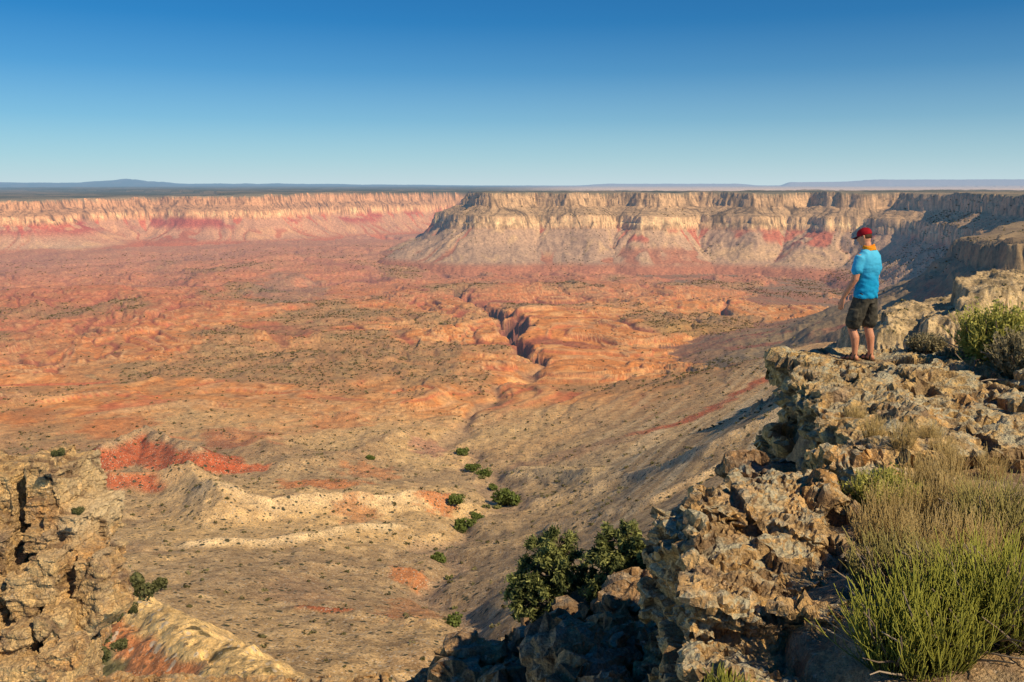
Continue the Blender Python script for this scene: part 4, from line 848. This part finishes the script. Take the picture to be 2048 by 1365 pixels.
for k, (u, v, h) in enumerate([(1830, 1050, .36), (1880, 1060, .40), (1850, 1120, .36), (1920, 1110, .34), (1800, 1090, .32), (1900, 1000, .32), (1950, 1020, .28), (1880, 930, .26), (1850, 985, .30), (1740, 1090, .3), (1960, 1130, .34), (1700, 985, .25), (1740, 960, .25), (1800, 950, .3), (1830, 985, .32), (1770, 1050, .34), (1900, 960, .3), (1980, 960, .3), (1860, 900, .2)]):
    g_ = stem_bush('grass_tuft', onrim(u, v), .16, h, 120, ST, 'tuft of dry straw-coloured grass below the broad ledge', 'grass', 'dry grass tufts on the rim', thick=.0018, spread=.42, branch=1, wood=0, curl=.10)
stem_bush('rabbitbrush', onrim(1985, 762), .5, .85, 420, YG, 'tall yellow tipped bush on the far right of the ledge', 'bush', thick=.006, spread=.50, branch=4, wood=30, leaf=8)
stem_bush('rabbitbrush', onrim(2050, 790), .5, .70, 300, GY, 'brownish bush in front of the tall one at the right edge', 'bush', thick=.006, spread=.6, branch=4, wood=30, leaf=6)
stem_bush('rabbitbrush', onrim(1850, 733), .4, .27, 200, GY, 'low grey brush on the ledge just right of the man', 'bush', thick=.005, spread=.9, branch=3, wood=16, leaf=5)
stem_bush('rabbitbrush', onrim(1925, 748), .5, .34, 240, GY, 'low grey brush between the man and the tall bush', 'bush', thick=.005, spread=.9, branch=3, wood=16, leaf=5)
def onslope(u, v):
    d = ray(u, v); ts = np.linspace(4, 28, 900); p = d[None]*ts[:, None]; z = slope_z(p[:, 0], p[:, 1]); k = np.argmax(p[:, 2] < z); return p[k] if k else p[300]
b1 = PD(1500, 1420, 3.6); stem_bush('ephedra_bush', (b1[0]-.10, b1[1], b1[2]-.02), .16, .22, 90, GR, 'small bright green tips at the bottom edge in front of the near block', 'bush', thick=.0024, spread=.4, branch=3, wood=6)
p_ = onslope(990, 1350); stem_bush('rabbitbrush', p_, .2, .42, 160, YG, 'small yellow green sprig in the shade at the bottom edge', 'bush', thick=.005, spread=.5, branch=3, wood=8, leaf=5)
log('rim plants')
PINE = leaf_mat('pinyon_needles', (.07, .09, .03), (.40, .42, .14), .3); BARK = leaf_mat('bark', (.10, .075, .055), (.22, .17, .13), 0)
def small_tree(name, base, blobs, label, nleaf=5200, size=.022, mat=PINE, cat='tree', group=None, limbs=True):
    """blobs: (offset x,y,z, radius) of the crown's clumps"""
    t = empty(name, tuple(base)); tag(t, label, cat, group); Tk = Tubes(); Cn = Tubes(); tot = sum(b_[3]**2 for b_ in blobs)
    top = np.array(blobs[0][:3])*.9; P = [np.zeros(3)+(0, 0, -.15)]+[top*f+RNG.randn(3)*.04*(0 < f < 1) for f in (.2, .4, .6, .8, 1)]; Tk.add(P, np.linspace(.075, .02, 6)*max(1, top[2]/1.4), .5, 8)
    o = Tk.build('trunk', BARK, t); Lb = Tubes()
    for bx_, by_, bz_, br in blobs:
        c = np.array([bx_, by_, bz_]); s0 = P[min(5, 1+int(4*max(0, c[2])/max(.1, top[2])))]*.8; mid = (s0+c)/2+RNG.randn(3)*.06; Lb.add([s0, mid, c], [.022, .015, .008], RNG.rand(), 5)
        m = max(14, int(26*(br/.3)**2))
        for k in range(m):       # sprays of needles on twigs
            d = RNG.randn(3); d /= np.linalg.norm(d); tip = c+d*br*RNG.uniform(.55, 1.12)*np.array([1, 1, .85]); Lb.add([c+d*br*.15, (c+tip)/2+RNG.randn(3)*.03, tip], [.007, .005, .002], RNG.rand(), 3)
            nn = max(8, int(nleaf*br*br/tot/m)); cc = tip+RNG.randn(nn, 3)*br*.13; dd = d+RNG.randn(nn, 3)*.8; dd /= np.linalg.norm(dd, axis=1)[:, None]; w_ = np.cross(dd, RNG.randn(nn, 3)); w_ /= np.linalg.norm(w_, axis=1)[:, None]
            Cn.quads(cc, dd*size*1.2, w_*size*.32, np.clip(RNG.uniform(.0, .8)+RNG.randn(nn)*.2, 0, 1))
    Lb.build('limbs', BARK, t); Cn.build('crown', mat, t); return t
def tree_uv(u, v, dep, bl): 
    base = PD(u, v, dep); return base, [(((a-u)/FPX*dep), oy, (v-b_)/FPX*dep*.95, r_/FPX*dep) for a, b_, r_, oy in bl]
def grow(l, k, du=0, dv=0): return [(a+du, b_+dv, r_*k, o_) for a, b_, r_, o_ in l]
b0, bl = tree_uv(1105, 1265, 9.6, grow([(1118, 1082, 34, 0), (1090, 1100, 34, .1), (1070, 1130, 34, 0), (1110, 1125, 36, -.1), (1055, 1165, 32, 0), (1095, 1165, 38, .1), (1135, 1100, 22, 0), (1060, 1200, 34, 0), (1110, 1195, 38, -.1), (1045, 1225, 22, 0), (1085, 1230, 30, 0), (1130, 1215, 28, .1), (1138, 1160, 18, 0), (1030, 1190, 22, 0), (1120, 1140, 30, .1)], 1.12, -2, -8))
small_tree('pinyon_tree', b0, bl, 'pinyon tree left of the pair growing below the edge', 16000)
b0, bl = tree_uv(1240, 1255, 9.2, grow([(1262, 1062, 28, 0), (1240, 1085, 32, .1), (1270, 1095, 34, 0), (1225, 1120, 34, 0), (1262, 1130, 38, -.1), (1300, 1110, 28, .2), (1215, 1150, 30, 0), (1250, 1165, 38, .1), (1290, 1150, 34, 0), (1195, 1175, 26, 0), (1230, 1200, 38, 0), (1275, 1195, 36, .1), (1190, 1205, 26, 0), (1305, 1180, 26, 0), (1320, 1140, 24, 0), (1215, 1225, 30, 0)], 1.18, -6, -14))
small_tree('pinyon_tree', b0, bl, 'pinyon tree right of the pair, against the near block', 16000)
b0, bl = tree_uv(1162, 1215, 9.9, [(1160, 1135, 20, 0), (1180, 1150, 20, 0), (1150, 1160, 18, 0), (1170, 1180, 22, 0)])
small_tree('pinyon_sapling', b0, bl, 'low young pinyon between the two larger trees', 4000)
b0, bl = tree_uv(915, 1400, 8.0, [(925, 1335, 26, 0), (895, 1345, 24, 0), (945, 1350, 24, .1), (915, 1370, 30, 0), (880, 1375, 20, 0)])
small_tree('pinyon_sapling', b0, bl, 'dark bush in shade at the bottom edge of the photo', 6000, .018, cat='bush')
log('trees')
# trees and bushes of the valley bottom and the left slope
VG = leaf_mat('cottonwood_green', (.06, .09, .025), (.19, .24, .06), .2); VD = leaf_mat('wash_green', (.10, .11, .045), (.26, .26, .10), .1); DG = leaf_mat('juniper_green', (.045, .055, .022), (.16, .16, .06), .1)
def clump(name, u, v, wpx, hpx, label, mat, n, cat='bush', group=None, at=None, dep=None, leafk=.055, ratio=.8):
    c = np.array(at) if at is not None else (PD(u, v, dep) if dep else np.array(hit(u, v)))
    if at is None and not dep:
        z_ = float(ground_z(c[0], c[1])[0]); c[2] = z_
    R_ = np.linalg.norm(c); w_ = wpx/FPX*R_/2; h_ = hpx/FPX*R_
    t = empty(name, tuple(c)); tag(t, label, cat, group); G = Tubes(); Tk = Tubes(); m = 9
    for k in range(m):
        a = RNG.rand()*6.28; rr = RNG.rand()**.5*.75; q_ = np.array([math.cos(a)*rr*w_, math.sin(a)*rr*w_, h_*RNG.uniform(.25, .65)]); br = min(w_, h_)*RNG.uniform(.32, .55)
        Tk.add([np.array([0, 0, -h_*.05]), q_*.5, q_], [w_*.05, w_*.035, w_*.015], .5, 4)
        d = RNG.randn(n//m, 3); d /= np.linalg.norm(d, axis=1)[:, None]; cc = q_+d*br*RNG.uniform(.6, 1.05, (n//m, 1)); u_ = RNG.randn(n//m, 3); u_ /= np.linalg.norm(u_, axis=1)[:, None]; v_ = np.cross(u_, RNG.randn(n//m, 3)); v_ /= np.linalg.norm(v_, axis=1)[:, None]
        s_ = w_*leafk*1.6; G.quads(cc, u_*s_, v_*s_*.7, np.clip(.5+.4*d[:, 2]+RNG.randn(n//m)*.2, 0, 1))
    G.build('crown', mat, t); Tk.build('trunk', BARK, t); return t
for (u, v, w_, h_, lb) in ((1012, 985, 58, 30, 'largest bright green tree clump beside the wash'), (915, 1005, 38, 22, 'green tree clump left of the largest one by the wash'), (928, 1035, 44, 26, 'green tree clump lowest down the wash'), (955, 1022, 30, 16, 'small dull green clump right of the lowest one'), (945, 925, 30, 14, 'small green clump upstream of the largest one'), (968, 938, 32, 15, 'green bush strip just above the largest clump'), (925, 905, 26, 12, 'first green clump at the head of the green strip'), (985, 958, 26, 10, 'tiny green clump touching the wash above the largest one'), (875, 1092, 34, 14, 'faint green bush in the gully under the tree clumps'), (905, 1210, 44, 20, 'olive bush low in the gully near the pinyons'), (740, 925, 20, 8, 'small green bush on the left bank of the wash')):
    clump('riparian_tree', u, v, w_, h_, lb, VG, 900, 'tree', 'green trees along the wash')
for (u, v, w_, h_, dep, lb) in ((275, 1190, 62, 42, 104, 'dark round juniper at the right foot of the left pillar'), (322, 1182, 34, 26, 106, 'smaller dark juniper right of the round one'), (262, 1228, 26, 22, 100, 'small dark bush at the head of the green slope'), (225, 1245, 34, 24, 96, 'dark bush on the green slope beside the pillar'), (200, 1290, 44, 34, 90, 'leafy green bush lower on the green slope'), (120, 912, 26, 12, 62, 'little round bush on top of the left pillar'), (155, 1030, 22, 18, 61.5, 'small bush clinging to the middle of the left pillar'), (190, 1330, 50, 40, 84, 'broad green bush at the bottom of the green slope'), (240, 1300, 30, 20, 95, 'olive bush in the middle of the green slope')):
    clump('juniper_bush', u, v, w_, h_, lb, DG, 1100, 'bush', dep=dep)
wp = [(905, 888), (915, 898), (928, 908), (936, 916), (950, 922), (958, 930), (962, 944), (978, 948), (990, 955), (996, 966), (1003, 972), (1030, 984), (990, 990), (972, 1000), (948, 1012), (940, 1030), (898, 1066), (884, 1080), (893, 1120), (912, 1180)]
for k, (u, v) in enumerate(wp): clump('wash_bush', u+random.uniform(-5, 5), v+random.uniform(-3, 3), random.uniform(10, 24), random.uniform(3, 7), 'small dull green bush in the strip of growth along the wash', VD, 260, 'bush', 'small bushes lining the wash', leafk=.075)
log('valley trees')
# --- scrub: about three hundred of the nearest as single bushes, the rest as one mass
def scrub_mesh(k):
    rs = np.random.RandomState(k); V = []; F = []; n = 0
    for c in range(5):
        o_ = rs.randn(3)*np.array([.28, .28, .12]); o_[2] = abs(o_[2])+.18; r_ = rs.uniform(.22, .36)
        for q_ in range(16):
            d = rs.randn(3); d /= np.linalg.norm(d); c0 = o_+d*r_*.8; u_ = np.cross(d, rs.randn(3)); u_ /= np.linalg.norm(u_); v_ = np.cross(d, u_)
            s_ = r_*.5; V += [c0-u_*s_-v_*s_, c0+u_*s_-v_*s_, c0+u_*s_+v_*s_, c0-u_*s_+v_*s_]; F.append([n, n+1, n+2, n+3]); n += 4
    return np.array(V), np.array(F), rs.rand(len(V))
SM = leaf_mat('scrub', (.07, .068, .03), (.20, .18, .08), 0); protos = []
for k in range(5):
    V_, F_, a_ = scrub_mesh(k); protos.append((V_, F_))
Xf, Yf, Zf, rf = X.ravel(), Y.ravel(), Z.ravel(), r.ravel()
cell = (rf*np.abs(np.gradient(r, axis=1)).ravel())
near_w = (ns.ravel() > .6)*(rf > 150)*(rf < 780)*(np.abs(az.ravel()) < 34)*(W.ravel() == 0)*cell; near_w /= near_w.sum()
pick = np.random.RandomState(5).choice(len(Xf), 300, replace=False, p=near_w)
first = None; meshes = []
for k in range(5):
    o = mesh_np('desert_shrub', protos[k][0]*2.0, protos[k][1], SM, attrs={'v': np.random.RandomState(k).rand(len(protos[k][0]))}); meshes.append(o.data); 
    if first is None: first = o
    else: bpy.data.objects.remove(o)
tag(first, 'small dark desert shrub dotting the tan slopes of the valley', 'shrub', 'desert shrubs scattered on the valley slopes')
for n_, i in enumerate(pick):
    o = first if n_ == 0 else first.copy()
    if n_: COL.objects.link(o)
    o.data = meshes[n_ % 5]; s_ = random.uniform(.55, 1.25)*(.75+.5*rf[i]/700); o.location = (Xf[i], Yf[i], Zf[i]-.1); o.rotation_euler = (0, 0, random.random()*6.28); o.scale = (s_, s_, s_*.85)
dens = (veg_f.ravel()**1.5*1.0+.05*(rf > 900)*(W.ravel() == 0)+.05*(W.ravel() > 0)*(rf < 4200)+.25*ns.ravel())*(rf > 200)*(rf < 4300)*(np.abs(az.ravel()) < 38)*cell*(~tp.ravel())
dens = dens*np.where(rf < 700, .8, 1.0)*(.4+np.clip(fbm2(Xf/90, Yf/90, 3, 900)+.3, 0, 2)); dens /= dens.sum()
pk_ = np.random.RandomState(6).choice(len(Xf), 15000, replace=False, p=dens); Vs, Fs, As, n = [], [], [], 0; rs = np.random.RandomState(8)
for i in pk_:
    V_, F_ = protos[rs.randint(5)]; sel = rs.choice(len(F_), 14, replace=False); a = rs.rand()*6.28; s_ = rs.uniform(1.0, 2.6)*(1+rf[i]/4000); Q = V_[F_[sel].ravel()]; ca, sa = math.cos(a), math.sin(a)
    Q = np.stack([Q[:, 0]*ca-Q[:, 1]*sa, Q[:, 0]*sa+Q[:, 1]*ca, Q[:, 2]*.9], 1)*s_*1.25+(Xf[i], Yf[i], Zf[i]-.2); Vs.append(Q); Fs.append(np.arange(56).reshape(14, 4)+n); n += 56; As.append(np.full(56, rs.rand()))
o = mesh_np('scrub', np.vstack(Vs), np.vstack(Fs), SM, attrs={'v': np.concatenate(As)}); tag(o, 'dark scrub dotting the orange canyon floor', kind='stuff')
log('scrub')
# ================================================================== DAYLIGHT
SUN_AZ, SUN_EL = math.radians(132), math.radians(40)     # clockwise from the viewing direction
sd = Vector((math.sin(SUN_AZ)*math.cos(SUN_EL), math.cos(SUN_AZ)*math.cos(SUN_EL), math.sin(SUN_EL)))
w = bpy.data.worlds.new('World'); scene.world = w; w.use_nodes = True; nt = w.node_tree
bg = nt.nodes['Background']; sky = nt.nodes.new('ShaderNodeTexSky'); sky.sky_type = 'NISHITA'; sky.sun_disc = False
sky.sun_elevation = SUN_EL; sky.sun_rotation = SUN_AZ; sky.altitude = 1500; sky.air_density = 1.0; sky.dust_density = 0.1; sky.ozone_density = 5.0
hs = nt.nodes.new('ShaderNodeHueSaturation'); hs.inputs['Saturation'].default_value = 1.2; nt.links.new(sky.outputs[0], hs.inputs['Color'])
tc = nt.nodes.new('ShaderNodeTexCoord'); sx = nt.nodes.new('ShaderNodeSeparateXYZ'); nt.links.new(tc.outputs['Generated'], sx.inputs[0])
hz = ramp(nt, [(0.0, 1), (0.03, .70), (.07, .38), (.12, .15), (.17, .05), (.3, 0)], sx.outputs[2])
nt.links.new(mix(nt, hz, mix(nt, 1, hs.outputs[0], (.06, .90, 1.16), 'MULTIPLY'), (8.2, 10.2, 11.0)), bg.inputs[0]); bg.inputs[1].default_value = 0.068
sl_ = bpy.data.lights.new('sun', 'SUN'); sl_.energy = 5.0; sl_.angle = math.radians(.5); sl_.color = (1, .81, .55)
so = bpy.data.objects.new('sun', sl_); COL.objects.link(so); so.rotation_euler = sd.to_track_quat('Z', 'Y').to_euler(); so.location = (30, -30, 40)
scene.view_settings.view_transform = 'Standard'; scene.view_settings.look = 'None'; scene.view_settings.exposure = 0
scene.render.engine = 'CYCLES'
try:
    scene.cycles.max_bounces = 4; scene.cycles.diffuse_bounces = 2; scene.cycles.transparent_max_bounces = 6
except Exception: pass
log('done')
